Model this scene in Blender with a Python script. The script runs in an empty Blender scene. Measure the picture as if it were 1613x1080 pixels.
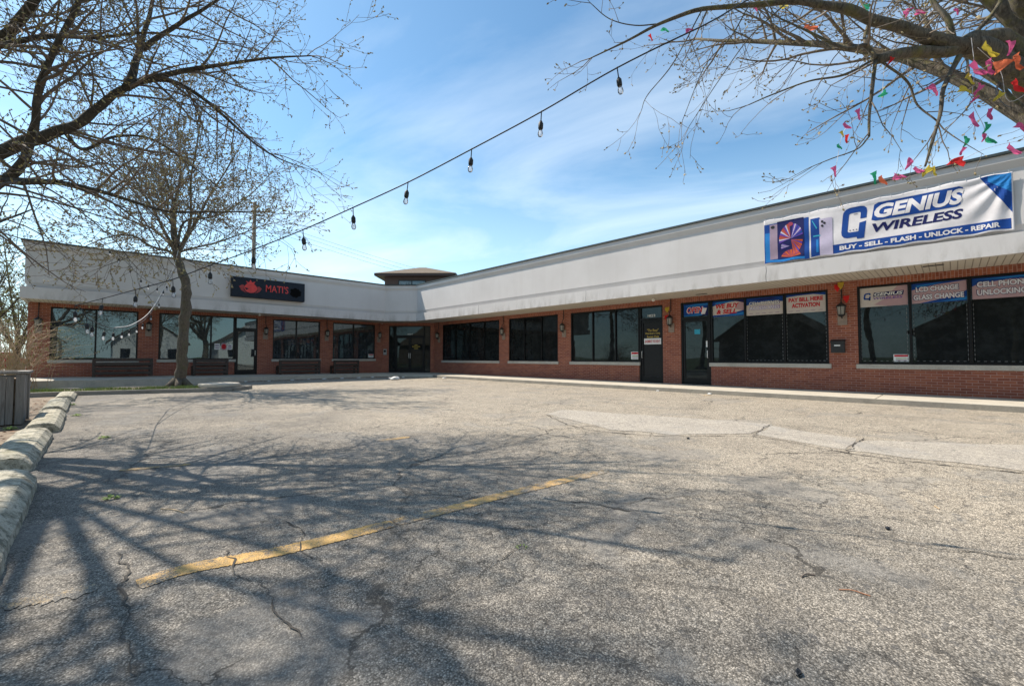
import bpy, bmesh, math, random
from mathutils import Vector, Matrix, Quaternion, noise
R = math.radians
scn = bpy.context.scene
col = scn.collection
rng = random.Random(7)

# ------------------------------------------------------------------ camera
CAM_H = 1.1
F_PX, CX, CY = 676.0, 806.5, 540.0
PSI = math.atan((CX-149)/F_PX)        # heading, clockwise from +Y
PIT = math.atan(22.5/F_PX)
cam_d = bpy.data.cameras.new("camera"); cam = bpy.data.objects.new("camera", cam_d); col.objects.link(cam)
cam.location = (0, 0, CAM_H); cam.rotation_euler = (R(90)+PIT, 0, -PSI)
cam_d.sensor_width = 36; cam_d.lens = 36*F_PX/1613; cam_d.clip_start = 0.05; cam_d.clip_end = 3000
scn.camera = cam
# ------------------------------------------------------------------ light
SUN = Vector((-0.32, 0.77, 1.0)).normalized()
sun_el = math.asin(SUN.z); sun_az = math.atan2(SUN.x, SUN.y)   # clockwise from +Y
scn.view_settings.view_transform = 'Standard'; scn.view_settings.look = 'None'
scn.view_settings.exposure = 0.66; scn.view_settings.gamma = 1
w = bpy.data.worlds.new("World"); scn.world = w; w.use_nodes = True
nt = w.node_tree; nt.nodes.clear()
def N(t, **kw):
    n = nt.nodes.new(t)
    for k, v in kw.items(): setattr(n, k, v)
    return n
out = N('ShaderNodeOutputWorld'); bg = N('ShaderNodeBackground'); sky = N('ShaderNodeTexSky', sky_type='NISHITA')
sky.sun_disc = False; sky.sun_elevation = sun_el; sky.sun_rotation = sun_az; sky.altitude = 200
sky.air_density = 1.0; sky.dust_density = 0.6; sky.ozone_density = 2.0
tc = N('ShaderNodeTexCoord'); sep = N('ShaderNodeSeparateXYZ'); nt.links.new(tc.outputs['Generated'], sep.inputs[0])
mx = N('ShaderNodeMath', operation='MAXIMUM'); nt.links.new(sep.outputs[2], mx.inputs[0]); mx.inputs[1].default_value = 0.06
dx = N('ShaderNodeMath', operation='DIVIDE'); dy = N('ShaderNodeMath', operation='DIVIDE')
nt.links.new(sep.outputs[0], dx.inputs[0]); nt.links.new(mx.outputs[0], dx.inputs[1])
nt.links.new(sep.outputs[1], dy.inputs[0]); nt.links.new(mx.outputs[0], dy.inputs[1])
cmb = N('ShaderNodeCombineXYZ'); nt.links.new(dx.outputs[0], cmb.inputs[0]); nt.links.new(dy.outputs[0], cmb.inputs[1])
mp = N('ShaderNodeMapping'); mp.inputs['Scale'].default_value = (0.75, 0.45, 1); mp.inputs['Rotation'].default_value = (0, 0, R(35))
mp.inputs['Location'].default_value = (1.3, 0.4, 0)
nt.links.new(cmb.outputs[0], mp.inputs[0])
n1 = N('ShaderNodeTexNoise'); n1.inputs['Scale'].default_value = 1.1; n1.inputs['Detail'].default_value = 9; n1.inputs['Roughness'].default_value = 0.56; n1.inputs['Distortion'].default_value = 0.5
nt.links.new(mp.outputs[0], n1.inputs[0])
cr = N('ShaderNodeValToRGB'); cr.color_ramp.elements[0].position = 0.44; cr.color_ramp.elements[1].position = 0.95
cr.color_ramp.elements[1].color = (0.75, 0.75, 0.75, 1)
nt.links.new(n1.outputs[0], cr.inputs[0])
skc = N('ShaderNodeMix', data_type='RGBA', blend_type='MULTIPLY'); skc.inputs[0].default_value = 1
skc.inputs[7].default_value = (0.90, 1.18, 1.18, 1)
nt.links.new(sky.outputs[0], skc.inputs[6])
mixc = N('ShaderNodeMix', data_type='RGBA'); nt.links.new(cr.outputs[0], mixc.inputs[0]); nt.links.new(skc.outputs[2], mixc.inputs[6])
mixc.inputs[7].default_value = (7.6, 8.3, 8.8, 1)
hz = N('ShaderNodeMapRange'); nt.links.new(sep.outputs[2], hz.inputs[0]); hz.inputs[1].default_value = 0.0; hz.inputs[2].default_value = 0.42; hz.inputs[3].default_value = 0.55; hz.inputs[4].default_value = 0.0
mh = N('ShaderNodeMix', data_type='RGBA'); nt.links.new(hz.outputs[0], mh.inputs[0]); nt.links.new(mixc.outputs[2], mh.inputs[6]); mh.inputs[7].default_value = (6.6, 8.0, 8.6, 1)
nt.links.new(mh.outputs[2], bg.inputs[0]); bg.inputs[1].default_value = 0.108
nt.links.new(bg.outputs[0], out.inputs[0])
sd = bpy.data.lights.new("sun", 'SUN'); sd.energy = 4.6; sd.angle = R(0.45); sd.color = (1, 0.91, 0.79)
so = bpy.data.objects.new("sun", sd); col.objects.link(so); so.location = (-10, 30, 40)
so.rotation_euler = SUN.to_track_quat('Z', 'Y').to_euler()

# ------------------------------------------------------------------ helpers
FW = Vector((math.sin(PSI), math.cos(PSI), 0)); RT = Vector((math.cos(PSI), -math.sin(PSI), 0))
FV = FW*math.cos(PIT) + Vector((0, 0, math.sin(PIT))); UP = RT.cross(FV)
CAM = Vector((0, 0, CAM_H))
def ray(x, y): return FV + RT*((x-CX)/F_PX) - UP*((y-CY)/F_PX)
def at(x, y, d): return CAM + ray(x, y)*d                      # survey point at range d
def onz(x, y, z=0.0):
    r = ray(x, y); return CAM + r*((z-CAM_H)/r.z)
def onX(x, y, X): r = ray(x, y); return CAM + r*(X/r.x)
def onY(x, y, Y): r = ray(x, y); return CAM + r*(Y/r.y)

LOC = {}
def root_loc(o):
    while o.parent: o = o.parent
    return LOC.get(o, Vector((0, 0, 0)))
def tag(o, label=None, cat=None, group=None, kind=None):
    if label: o['label'] = label
    if cat: o['category'] = cat
    if group: o['group'] = group
    if kind: o['kind'] = kind
    return o
def thing(name, loc, label, cat, group=None):
    o = bpy.data.objects.new(name, None); col.objects.link(o); o.empty_display_size = 0.2
    o.location = loc; LOC[o] = Vector(loc)
    return tag(o, label, cat, group)
class MB:
    def __init__(s): s.v = []; s.f = []; s.m = []; s.uv = None
    def add(s, vs, fs, mi=0):
        b = len(s.v); s.v += [tuple(v) for v in vs]; s.f += [tuple(i+b for i in f) for f in fs]; s.m += [mi]*len(fs)
    def box(s, x0, x1, y0, y1, z0, z1, mi=0):
        s.fbox(WORLD, x0, x1, y0, y1, z0, z1, mi)
    def fbox(s, fr, u0, u1, n0, n1, z0, z1, mi=0):
        o, U, Nn = fr
        vs = [o+U*u+Nn*n+Vector((0, 0, z)) for z in (z0, z1) for n in (n0, n1) for u in (u0, u1)]
        s.add(vs, [(0, 2, 3, 1), (4, 5, 7, 6), (0, 1, 5, 4), (2, 6, 7, 3), (0, 4, 6, 2), (1, 3, 7, 5)], mi)
    def tube(s, pts, rad, k=6, mi=0, cap=True):
        n = len(pts)
        if n < 2: return
        if not hasattr(rad, '__len__'): rad = [rad]*n
        t = (pts[1]-pts[0]).normalized()
        a = t.orthogonal().normalized(); vs = []
        for i in range(n):
            t2 = (pts[min(i+1, n-1)]-pts[max(i-1, 0)])
            if t2.length > 1e-9: t2.normalize()
            else: t2 = t
            a = (a - t2*a.dot(t2))
            a = a.normalized() if a.length > 1e-6 else t2.orthogonal().normalized()
            b = t2.cross(a); t = t2
            for j in range(k):
                an = 2*math.pi*j/k
                vs.append(pts[i]+a*(math.cos(an)*rad[i])+b*(math.sin(an)*rad[i]))
        fs = []
        for i in range(n-1):
            for j in range(k):
                j2 = (j+1) % k
                fs.append((i*k+j, i*k+j2, (i+1)*k+j2, (i+1)*k+j))
        if cap:
            fs.append(tuple(range(k-1, -1, -1))); fs.append(tuple(range((n-1)*k, n*k)))
        s.add(vs, fs, mi)
    def lathe(s, c, prof, k=12, mi=0, axis=Vector((0, 0, 1))):
        q = Vector((0, 0, 1)).rotation_difference(axis); vs = []; fs = []
        for (r, z) in prof:
            for j in range(k):
                an = 2*math.pi*j/k
                vs.append(Vector(c)+q @ Vector((math.cos(an)*r, math.sin(an)*r, z)))
        for i in range(len(prof)-1):
            for j in range(k):
                j2 = (j+1) % k
                fs.append((i*k+j, i*k+j2, (i+1)*k+j2, (i+1)*k+j))
        fs.append(tuple(range(k-1, -1, -1))); fs.append(tuple(range((len(prof)-1)*k, len(prof)*k)))
        s.add(vs, fs, mi)
    def prism(s, poly, z0, z1, mi=0):
        n = len(poly)
        vs = [Vector((p[0], p[1], z0)) for p in poly]+[Vector((p[0], p[1], z1 if len(p) < 3 else p[2])) for p in poly]
        s.add(vs, [tuple(range(n-1, -1, -1)), tuple(range(n, 2*n))]+[(i, (i+1) % n, n+(i+1) % n, n+i) for i in range(n)], mi)
    def build(s, name, mats, parent=None, smooth=False, recalc=True, loc=None, uvrot=False, bevel=0, sub=None):
        if not isinstance(mats, (list, tuple)): mats = [mats]
        if parent is not None: L = root_loc(parent)
        else: L = Vector(loc) if loc is not None else Vector((0, 0, 0))
        me = bpy.data.meshes.new(name)
        lx, ly, lz = L
        me.from_pydata([(v[0]-lx, v[1]-ly, v[2]-lz) for v in s.v], [], s.f)
        for m in mats: me.materials.append(m)
        if len(mats) > 1: me.polygons.foreach_set('material_index', s.m)
        if recalc and len(s.f) < 60000:
            bm = bmesh.new(); bm.from_mesh(me); bmesh.ops.recalc_face_normals(bm, faces=bm.faces); bm.to_mesh(me); bm.free()
        if len(s.f) < 60000:
            uvl = me.uv_layers.new(name='uv')
            for p in me.polygons:
                n = p.normal
                if abs(n.z) > 0.9: T = Vector((1, 0, 0)); B = Vector((0, 1, 0))
                else: T = Vector((-n.y, n.x, 0)).normalized(); B = Vector((0, 0, 1))
                for li in p.loop_indices:
                    co = Vector(me.vertices[me.loops[li].vertex_index].co)+L
                    u, v = co.dot(T), co.dot(B)
                    uvl.data[li].uv = (v, u) if uvrot else (u, v)
        if smooth: me.polygons.foreach_set('use_smooth', [True]*len(me.polygons))
        me.update()
        o = bpy.data.objects.new(name, me); col.objects.link(o)
        if parent is not None: o.parent = parent
        else: o.location = L; LOC[o] = L
        if bevel:
            b = o.modifiers.new('bevel', 'BEVEL'); b.width = bevel; b.segments = 2; b.limit_method = 'ANGLE'
        return o
WORLD = (Vector((0, 0, 0)), Vector((1, 0, 0)), Vector((0, 1, 0)))

def catmull(P, sub=6):
    P = [Vector(p) for p in P]; out = []
    Q = [P[0]*2-P[1]]+P+[P[-1]*2-P[-2]]
    for i in range(1, len(Q)-2):
        p0, p1, p2, p3 = Q[i-1:i+3]
        for k in range(sub):
            t = k/sub
            out.append(0.5*((2*p1)+(p2-p0)*t+(2*p0-5*p1+4*p2-p3)*t*t+(3*p1-p0-3*p2+p3)*t**3))
    out.append(P[-1]); return out

# ------------------------------------------------------------------ materials
class M:
    def __init__(s, name):
        s.m = bpy.data.materials.new(name); s.m.use_nodes = True; s.nt = s.m.node_tree; s.nt.nodes.clear()
        s.out = s.n('ShaderNodeOutputMaterial'); s.p = s.n('ShaderNodeBsdfPrincipled'); s.l(s.p, s.out)
        s.tc = s.n('ShaderNodeTexCoord')
    def n(s, t, **kw):
        n = s.nt.nodes.new(t)
        for k, v in kw.items():
            if k.startswith('i_'):
                key = k[2:]
                for i in n.inputs:
                    if i.name.replace(' ', '') == key: i.default_value = v; break
            else: setattr(n, k, v)
        return n
    def l(s, a, b, ao=0, bi=0):
        s.nt.links.new(a.outputs[ao], b.inputs[bi]); return b
    def noise(s, scale, detail=4, rough=0.55, src='Object', vec=None, dist=0.0):
        n = s.n('ShaderNodeTexNoise', i_Scale=scale, i_Detail=detail, i_Roughness=rough, i_Distortion=dist)
        s.nt.links.new(vec if vec is not None else s.tc.outputs[src], n.inputs['Vector']); return n.outputs[0]
    def ramp(s, sock, stops):
        r = s.n('ShaderNodeValToRGB'); e = r.color_ramp.elements
        while len(e) < len(stops): e.new(0.5)
        for i, (p, c) in enumerate(stops):
            e[i].position = p; e[i].color = (c, c, c, 1) if not hasattr(c, '__len__') else (*c[:3], 1)
        s.nt.links.new(sock, r.inputs[0]); return r.outputs[0]
    def mix(s, fac, a, b, blend='MIX'):
        m = s.n('ShaderNodeMix', data_type='RGBA', blend_type=blend)
        for sock, idx in ((fac, 0), (a, 6), (b, 7)):
            if hasattr(sock, 'is_linked'): s.nt.links.new(sock, m.inputs[idx])
            elif idx == 0: m.inputs[0].default_value = sock
            else: m.inputs[idx].default_value = (*sock[:3], 1)
        return m.outputs[2]
    def math(s, op, a, b=0.0):
        m = s.n('ShaderNodeMath', operation=op)
        for i, x in enumerate((a, b)):
            if hasattr(x, 'is_linked'): s.nt.links.new(x, m.inputs[i])
            else: m.inputs[i].default_value = x
        return m.outputs[0]
    def mapping(s, scale=(1, 1, 1), rot=(0, 0, 0), src='Object', loc=(0, 0, 0)):
        m = s.n('ShaderNodeMapping'); m.inputs['Scale'].default_value = scale; m.inputs['Rotation'].default_value = rot; m.inputs['Location'].default_value = loc
        s.nt.links.new(s.tc.outputs[src], m.inputs[0]); return m.outputs[0]
    def color(s, x):
        if hasattr(x, 'is_linked'): s.nt.links.new(x, s.p.inputs['Base Color'])
        else: s.p.inputs['Base Color'].default_value = (*x[:3], 1)
    def rough(s, x):
        if hasattr(x, 'is_linked'): s.nt.links.new(x, s.p.inputs['Roughness'])
        else: s.p.inputs['Roughness'].default_value = x
    def bump(s, h, strength=0.3, dist=0.01):
        b = s.n('ShaderNodeBump'); b.inputs['Strength'].default_value = strength; b.inputs['Distance'].default_value = dist
        s.nt.links.new(h, b.inputs['Height']); s.nt.links.new(b.outputs[0], s.p.inputs['Normal'])

def simple(name, c, rough=0.6, var=0.15, scale=6, metal=0.0, bump=0.0, spec=0.5):
    m = M(name); n = m.noise(scale, 5, 0.6)
    m.color(m.mix(m.ramp(n, [(0.3, 0.0), (0.7, 1.0)]), tuple(x*(1-var) for x in c), tuple(min(1, x*(1+var)) for x in c)))
    m.rough(rough); m.p.inputs['Metallic'].default_value = metal; m.p.inputs['Specular IOR Level'].default_value = spec
    if bump: m.bump(m.noise(scale*8, 4), bump, 0.01)
    return m.m

def brick_mat(name, dark=1.0):
    m = M(name); b = m.n('ShaderNodeTexBrick', i_Scale=1.0)
    b.inputs['Mortar Size'].default_value = 0.0055; b.inputs['Mortar Smooth'].default_value = 0.15
    b.inputs['Brick Width'].default_value = 0.203; b.inputs['Row Height'].default_value = 0.0677
    b.inputs['Color1'].default_value = (0.22, 0.058, 0.028, 1); b.inputs['Color2'].default_value = (0.42, 0.138, 0.064, 1)
    b.inputs['Mortar'].default_value = (0.50, 0.35, 0.29, 1); b.inputs['Bias'].default_value = -0.1
    m.nt.links.new(m.tc.outputs['UV'], b.inputs['Vector'])
    n = m.noise(1.2, 5, 0.6); n2 = m.noise(40, 4, 0.6)
    c = m.mix(m.ramp(n, [(0.3, 0.0), (0.75, 0.45)]), b.outputs[0], (0.17, 0.06, 0.05))
    c = m.mix(m.math('MULTIPLY', n2, 0.5), c, (0.24, 0.075, 0.05))
    m.color(c); m.rough(0.85)
    inv = m.math('SUBTRACT', 1.0, b.outputs['Fac']); h = m.math('ADD', inv, m.math('MULTIPLY', n2, 0.25))
    m.bump(h, 0.6, 0.006); return m.m
brick = brick_mat('brick')

def stucco_mat():
    m = M('stucco'); n = m.noise(0.6, 6, 0.6)
    st = m.noise(1.0, 6, 0.65, vec=m.mapping((3.0, 3.0, 0.25)))     # weather streaks run down
    fine = m.noise(60, 5, 0.7)
    c = m.mix(m.ramp(n, [(0.3, 0.0), (0.75, 1.0)]), (0.52, 0.50, 0.49), (0.60, 0.58, 0.57))
    c = m.mix(m.ramp(st, [(0.52, 0.0), (0.85, 0.32)]), c, (0.42, 0.39, 0.36))
    sp = m.noise(2.3, 8, 0.75)
    c = m.mix(m.ramp(sp, [(0.68, 0.0), (0.76, 0.5)]), c, (0.30, 0.27, 0.24))
    sep = m.n('ShaderNodeSeparateXYZ'); m.nt.links.new(m.tc.outputs['Object'], sep.inputs[0])
    # grime band along the drip edge, broken up by noise (dirt on the lowest 40 cm)
    g = m.math('SUBTRACT', 1.0, m.math('MULTIPLY', m.math('SUBTRACT', sep.outputs[2], 3.25), 2.0))
    gn = m.noise(1.1, 7, 0.7, vec=m.mapping((1.6, 1.6, 0.5), loc=(4, 2, 1)))
    gm = m.math('MULTIPLY', m.ramp(g, [(0.0, 0.0), (1.0, 1.0)]), m.ramp(gn, [(0.48, 0.0), (0.72, 0.8)]))
    c = m.mix(gm, c, (0.21, 0.19, 0.165))
    m.color(c); m.rough(0.9); m.bump(fine, 0.25, 0.004); return m.m
stucco = stucco_mat()

def soffit_mat():
    m = M('soffit_panel')
    wv = m.n('ShaderNodeTexWave', wave_type='BANDS', bands_direction='X', i_Scale=2.6)
    m.nt.links.new(m.mapping((1, 1, 1), src='UV'), wv.inputs['Vector'])
    g = m.ramp(wv.outputs['Fac'], [(0.0, 0.0), (0.1, 1.0)])
    m.color(m.mix(g, (0.24, 0.21, 0.17), m.mix(m.noise(1.2, 4), (0.50, 0.46, 0.39), (0.58, 0.54, 0.47))))
    m.rough(0.6); m.bump(g, 0.6, 0.01); return m.m
soffit_m = soffit_mat()

def glass_mat(name, ior=2.0, tint=(0.010, 0.012, 0.013), warp=0.03, wscale=0.8):
    m = M(name); m.nt.nodes.remove(m.p)
    d = m.n('ShaderNodeBsdfDiffuse'); g = m.n('ShaderNodeBsdfGlossy'); g.inputs['Roughness'].default_value = 0.012
    g.inputs['Color'].default_value = (0.74, 0.90, 0.96, 1)
    dirt = m.noise(3.0, 6, 0.7)
    c = m.mix(m.ramp(dirt, [(0.45, 0.0), (0.8, 1.0)]), tint, tuple(x*2.2+0.006 for x in tint)); m.nt.links.new(c, d.inputs[0])
    fr = m.n('ShaderNodeFresnel'); fr.inputs[0].default_value = ior
    b = m.n('ShaderNodeBump'); b.inputs['Strength'].default_value = 0.35; b.inputs['Distance'].default_value = warp
    m.nt.links.new(m.noise(wscale, 1, 0.3), b.inputs['Height']); m.nt.links.new(b.outputs[0], g.inputs['Normal'])
    mx = m.n('ShaderNodeMixShader'); m.nt.links.new(fr.outputs[0], mx.inputs[0]); m.l(d, mx, 0, 1); m.l(g, mx, 0, 2); m.l(mx, m.out)
    return m.m
glass = glass_mat('window_glass', 1.43, warp=0.012)
glass_left = glass_mat('restaurant_glass', 2.0, (0.022, 0.026, 0.03), 0.014, 0.7)

def asphalt_nodes(m):
    """worn, exposed-aggregate asphalt in metres"""
    o = m.tc.outputs['Object']
    vo = m.n('ShaderNodeTexVoronoi', i_Scale=145.0); m.nt.links.new(o, vo.inputs['Vector'])
    vo2 = m.n('ShaderNodeTexVoronoi', i_Scale=38.0); m.nt.links.new(o, vo2.inputs['Vector'])
    big = m.noise(0.33, 6, 0.6, dist=0.6); mid = m.noise(2.2, 6, 0.65); fine = m.noise(26, 6, 0.75)
    tan = m.mix(m.ramp(mid, [(0.3, 0.0), (0.7, 1.0)]), (0.385, 0.330, 0.258), (0.495, 0.430, 0.340))
    grey = m.mix(m.ramp(mid, [(0.3, 0.0), (0.7, 1.0)]), (0.185, 0.168, 0.145), (0.30, 0.272, 0.232))
    sep = m.n('ShaderNodeSeparateXYZ'); m.nt.links.new(o, sep.inputs[0])
    # the strip by the wheel stops kept more of its binder: darker and bluer; the middle is worn pale
    side = m.math('ADD', m.math('MULTIPLY', sep.outputs[0], 0.13), m.math('MULTIPLY', sep.outputs[1], 0.016))
    zone = m.math('ADD', side, m.math('MULTIPLY', m.math('SUBTRACT', big, 0.5), 1.9))
    c = m.mix(m.ramp(zone, [(0.12, 0.0), (0.75, 1.0)]), grey, tan)
    blotch = m.noise(0.9, 7, 0.68, vec=m.mapping((1, 1, 1), loc=(9, 3, 0)), dist=0.4)
    c = m.mix(m.ramp(blotch, [(0.56, 0.0), (0.72, 0.45)]), c, (0.155, 0.140, 0.118))
    oil = m.noise(0.55, 3, 0.5, vec=m.mapping((1, 1, 1), loc=(3, 17, 0)))
    c = m.mix(m.ramp(oil, [(0.66, 0.0), (0.80, 0.3)]), c, (0.12, 0.10, 0.08))
    seal = m.ramp(m.noise(0.8, 5, 0.55, vec=m.mapping((1, 1, 1), loc=(21.3, 4.2, 0)), dist=0.8), [(0.555, 0.0), (0.60, 1.0)])
    c = m.mix(m.math('MULTIPLY', seal, 0.38), c, m.mix(mid, (0.145, 0.145, 0.142), (0.215, 0.213, 0.205)))
    keep = m.math('SUBTRACT', 1.0, m.math('MULTIPLY', seal, 0.45))
    sv = m.n('ShaderNodeSeparateXYZ'); m.nt.links.new(vo.outputs['Color'], sv.inputs[0])
    stones = m.ramp(sv.outputs[0], [(0.0, 0.40), (0.5, 0.90), (0.85, 1.35), (1.0, 2.0)])
    c = m.mix(m.math('MULTIPLY', keep, 0.85), c, stones, 'MULTIPLY')
    gap = m.ramp(vo.outputs['Distance'], [(0.40, 1.08), (0.72, 0.30)])
    c = m.mix(m.math('MULTIPLY', keep, 0.8), c, gap, 'MULTIPLY')
    sv2 = m.n('ShaderNodeSeparateXYZ'); m.nt.links.new(vo2.outputs['Color'], sv2.inputs[0])
    c = m.mix(m.ramp(sv2.outputs[1], [(0.90, 0.0), (0.94, 0.6)]), c, (0.10, 0.095, 0.09))
    c = m.mix(0.5, c, m.ramp(fine, [(0.3, 0.6), (0.7, 1.35)]), 'MULTIPLY')
    # cracks: two nets
    wob = m.n('ShaderNodeTexNoise', i_Scale=2.4, i_Detail=5.0, i_Roughness=0.65); m.nt.links.new(o, wob.inputs['Vector'])
    va = m.n('ShaderNodeVectorMath', operation='MULTIPLY_ADD'); m.nt.links.new(wob.outputs['Color'], va.inputs[0])
    va.inputs[1].default_value = (0.55, 0.55, 0); m.nt.links.new(o, va.inputs[2])
    def net(scale, width, lo, hi, nsc, off):
        v = m.n('ShaderNodeTexVoronoi', feature='DISTANCE_TO_EDGE', i_Scale=scale, voronoi_dimensions='2D'); m.nt.links.new(va.outputs[0], v.inputs['Vector'])
        msk = m.ramp(m.noise(nsc, 3, 0.5, vec=m.mapping((1, 1, 1), loc=off)), [(lo, 0.0), (hi, 1.0)])
        wv = m.math('MULTIPLY', msk, width)
        return m.math('MULTIPLY', m.math('LESS_THAN', v.outputs['Distance'], wv), msk)
    k1 = net(0.42, 0.006, 0.36, 0.56, 0.5, (1, 5, 0)); k2 = net(1.7, 0.011, 0.43, 0.60, 0.8, (7, 1, 0)); k3 = net(4.6, 0.026, 0.38, 0.54, 0.6, (2, 9, 0))
    k = m.math('MAXIMUM', m.math('MAXIMUM', k1, k2), m.math('MULTIPLY', k3, 0.7))
    c = m.mix(m.math('MULTIPLY', k, 0.72), c, (0.035, 0.032, 0.028))
    h = m.math('SUBTRACT', m.math('ADD', m.math('MULTIPLY', m.math('SUBTRACT', 1.0, vo.outputs['Distance']), 1.0), m.math('MULTIPLY', fine, 0.8)), m.math('MULTIPLY', k, 2.5))
    return c, h
m = M('asphalt'); c, h = asphalt_nodes(m); m.color(c); m.rough(0.9); m.bump(h, 0.5, 0.007); m.p.inputs['Specular IOR Level'].default_value = 0.3; asphalt = m.m
def paint_mat(name, lo, hi, colr):
    m = M(name); c, h = asphalt_nodes(m)
    wn = m.math('ADD', m.math('MULTIPLY', m.noise(9, 7, 0.8), 0.6), m.math('MULTIPLY', m.noise(1.6, 3, 0.5), 0.4))
    pv = m.n('ShaderNodeTexVoronoi', i_Scale=145.0); m.nt.links.new(m.tc.outputs['Object'], pv.inputs['Vector'])
    wn = m.math('SUBTRACT', wn, m.math('MULTIPLY', m.math('SUBTRACT', pv.outputs['Distance'], 0.35), 0.16)); k = m.ramp(wn, [(lo, 0.0), (hi, 0.92)])
    cc = m.mix(k, c, m.mix(0.35, colr, c, 'MULTIPLY')); m.color(cc); m.rough(0.8); m.bump(h, 0.6, 0.006); return m.m
yellow_fresh = paint_mat('yellow_paint', 0.40, 0.50, (0.92, 0.56, 0.18))
yellow_faint = paint_mat('faint_yellow_paint', 0.52, 0.66, (0.70, 0.48, 0.20))
yellow_worn = paint_mat('worn_yellow_paint', 0.42, 0.54, (0.88, 0.54, 0.18))
m = M('patch_asphalt'); c, h = asphalt_nodes(m)
m.color(m.mix(0.26, c, m.mix(m.noise(3, 6, 0.7), (0.38, 0.36, 0.33), (0.52, 0.49, 0.45)))); m.rough(0.9); m.bump(h, 0.4, 0.005); patch_m = m.m

def concrete_mat(name, a, b, stain=(0.2, 0.19, 0.16), amt=0.6, sc=1.5, bump=0.3):
    m = M(name); n = m.noise(sc, 7, 0.65); n2 = m.noise(sc*25, 6, 0.7); n3 = m.noise(sc*2.2, 8, 0.7, vec=m.mapping((1, 1, 1), loc=(5, 5, 5)))
    c = m.mix(m.ramp(n, [(0.3, 0.0), (0.7, 1.0)]), a, b)
    c = m.mix(m.ramp(n3, [(0.52, 0.0), (0.70, amt)]), c, stain)
    c = m.mix(0.35, c, m.ramp(n2, [(0.3, 0.55), (0.7, 1.4)]), 'MULTIPLY')
    m.color(c); m.rough(0.9); m.bump(m.math('ADD', n2, n), bump, 0.01); return m.m
walk_m = concrete_mat('sidewalk_concrete', (0.42, 0.38, 0.31), (0.52, 0.47, 0.39), (0.28, 0.26, 0.22), 0.5)
kerb_m = concrete_mat('kerb_concrete', (0.20, 0.185, 0.16), (0.29, 0.265, 0.22), (0.13, 0.12, 0.10), 0.6)
sill_m = concrete_mat('sill_stone', (0.40, 0.37, 0.32), (0.50, 0.47, 0.41), (0.25, 0.23, 0.20), 0.5)
stop_m = concrete_mat('mossy_stop_concrete', (0.33, 0.315, 0.24), (0.52, 0.49, 0.39), (0.13, 0.125, 0.075), 0.95, 4.5, 0.9)
def stop_mat():
    m = M('mossy_stop_concrete'); n = m.noise(9, 8, 0.75); n2 = m.noise(3.2, 6, 0.7, vec=m.mapping((1, 1, 1), loc=(3, 8, 1))); pits = m.n('ShaderNodeTexVoronoi', i_Scale=55.0); m.nt.links.new(m.tc.outputs['Object'], pits.inputs['Vector']); f = m.noise(70, 5, 0.75)
    c = m.mix(m.ramp(f, [(0.3, 0.0), (0.7, 1.0)]), (0.37, 0.335, 0.255), (0.64, 0.59, 0.47))
    c = m.mix(m.ramp(n, [(0.47, 0.0), (0.60, 0.85)]), c, (0.12, 0.115, 0.08)); c = m.mix(m.ramp(n2, [(0.50, 0.0), (0.66, 0.6)]), c, (0.20, 0.185, 0.11))
    c = m.mix(0.8, c, m.ramp(pits.outputs['Distance'], [(0.0, 0.35), (0.3, 1.0)]), 'MULTIPLY')
    c = m.mix(m.ramp(m.noise(22, 5, 0.7), [(0.56, 0.0), (0.62, 0.7)]), c, (0.09, 0.085, 0.065))
    m.color(c); m.rough(0.95); m.bump(m.math('ADD', m.math('MULTIPLY', n, 1.5), m.math('ADD', f, pits.outputs['Distance'])), 0.5, 0.012); return m.m
stop_m = stop_mat()
soil_m = concrete_mat('soil', (0.17, 0.125, 0.085), (0.28, 0.22, 0.155), (0.10, 0.055, 0.03), 0.8, 4.0, 0.8)
frame_m = simple('black_frame', (0.006, 0.006, 0.007), 0.4, 0.2, spec=0.25)
blackmetal = simple('black_metal', (0.015, 0.015, 0.016), 0.45, 0.2)
coping_m = simple('dark_coping', (0.035, 0.045, 0.045), 0.45, 0.2)
darkwood = simple('dark_stained_wood', (0.045, 0.028, 0.020), 0.6, 0.35, 12, bump=0.3)
steel = simple('steel', (0.6, 0.6, 0.62), 0.3, 0.1, metal=1.0)
greybox_m = simple('grey_paint', (0.32, 0.33, 0.32), 0.5)
lampback_m = simple('taupe_mount', (0.26, 0.20, 0.16), 0.7)
white_m = simple('white_plastic', (0.75, 0.75, 0.73), 0.5, 0.05)
paper_m = simple('white_paper', (0.68, 0.70, 0.70), 0.7, 0.05)
roof_m = simple('roof_membrane', (0.25, 0.24, 0.23), 0.9)
brown_siding = simple('brown_siding', (0.065, 0.042, 0.034), 0.7, 0.15)
brown_roof = concrete_mat('brown_shingles', (0.12, 0.09, 0.06), (0.17, 0.125, 0.085), (0.12, 0.09, 0.06), 0.5, 4)
brown_fascia = simple('brown_trim', (0.045, 0.028, 0.022), 0.6)
def wood_mat():
    m = M('weathered_timber'); g = m.noise(1.0, 8, 0.7, vec=m.mapping((30, 30, 1.6)), dist=1.0); n = m.noise(1.5, 5)
    c = m.mix(m.ramp(g, [(0.3, 0.0), (0.75, 1.0)]), (0.13, 0.115, 0.10), (0.34, 0.315, 0.285))
    c = m.mix(m.ramp(n, [(0.45, 0.0), (0.8, 0.6)]), c, (0.15, 0.13, 0.11)); m.color(c); m.rough(0.85); m.bump(g, 0.4, 0.006); return m.m
timber = wood_mat()
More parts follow.
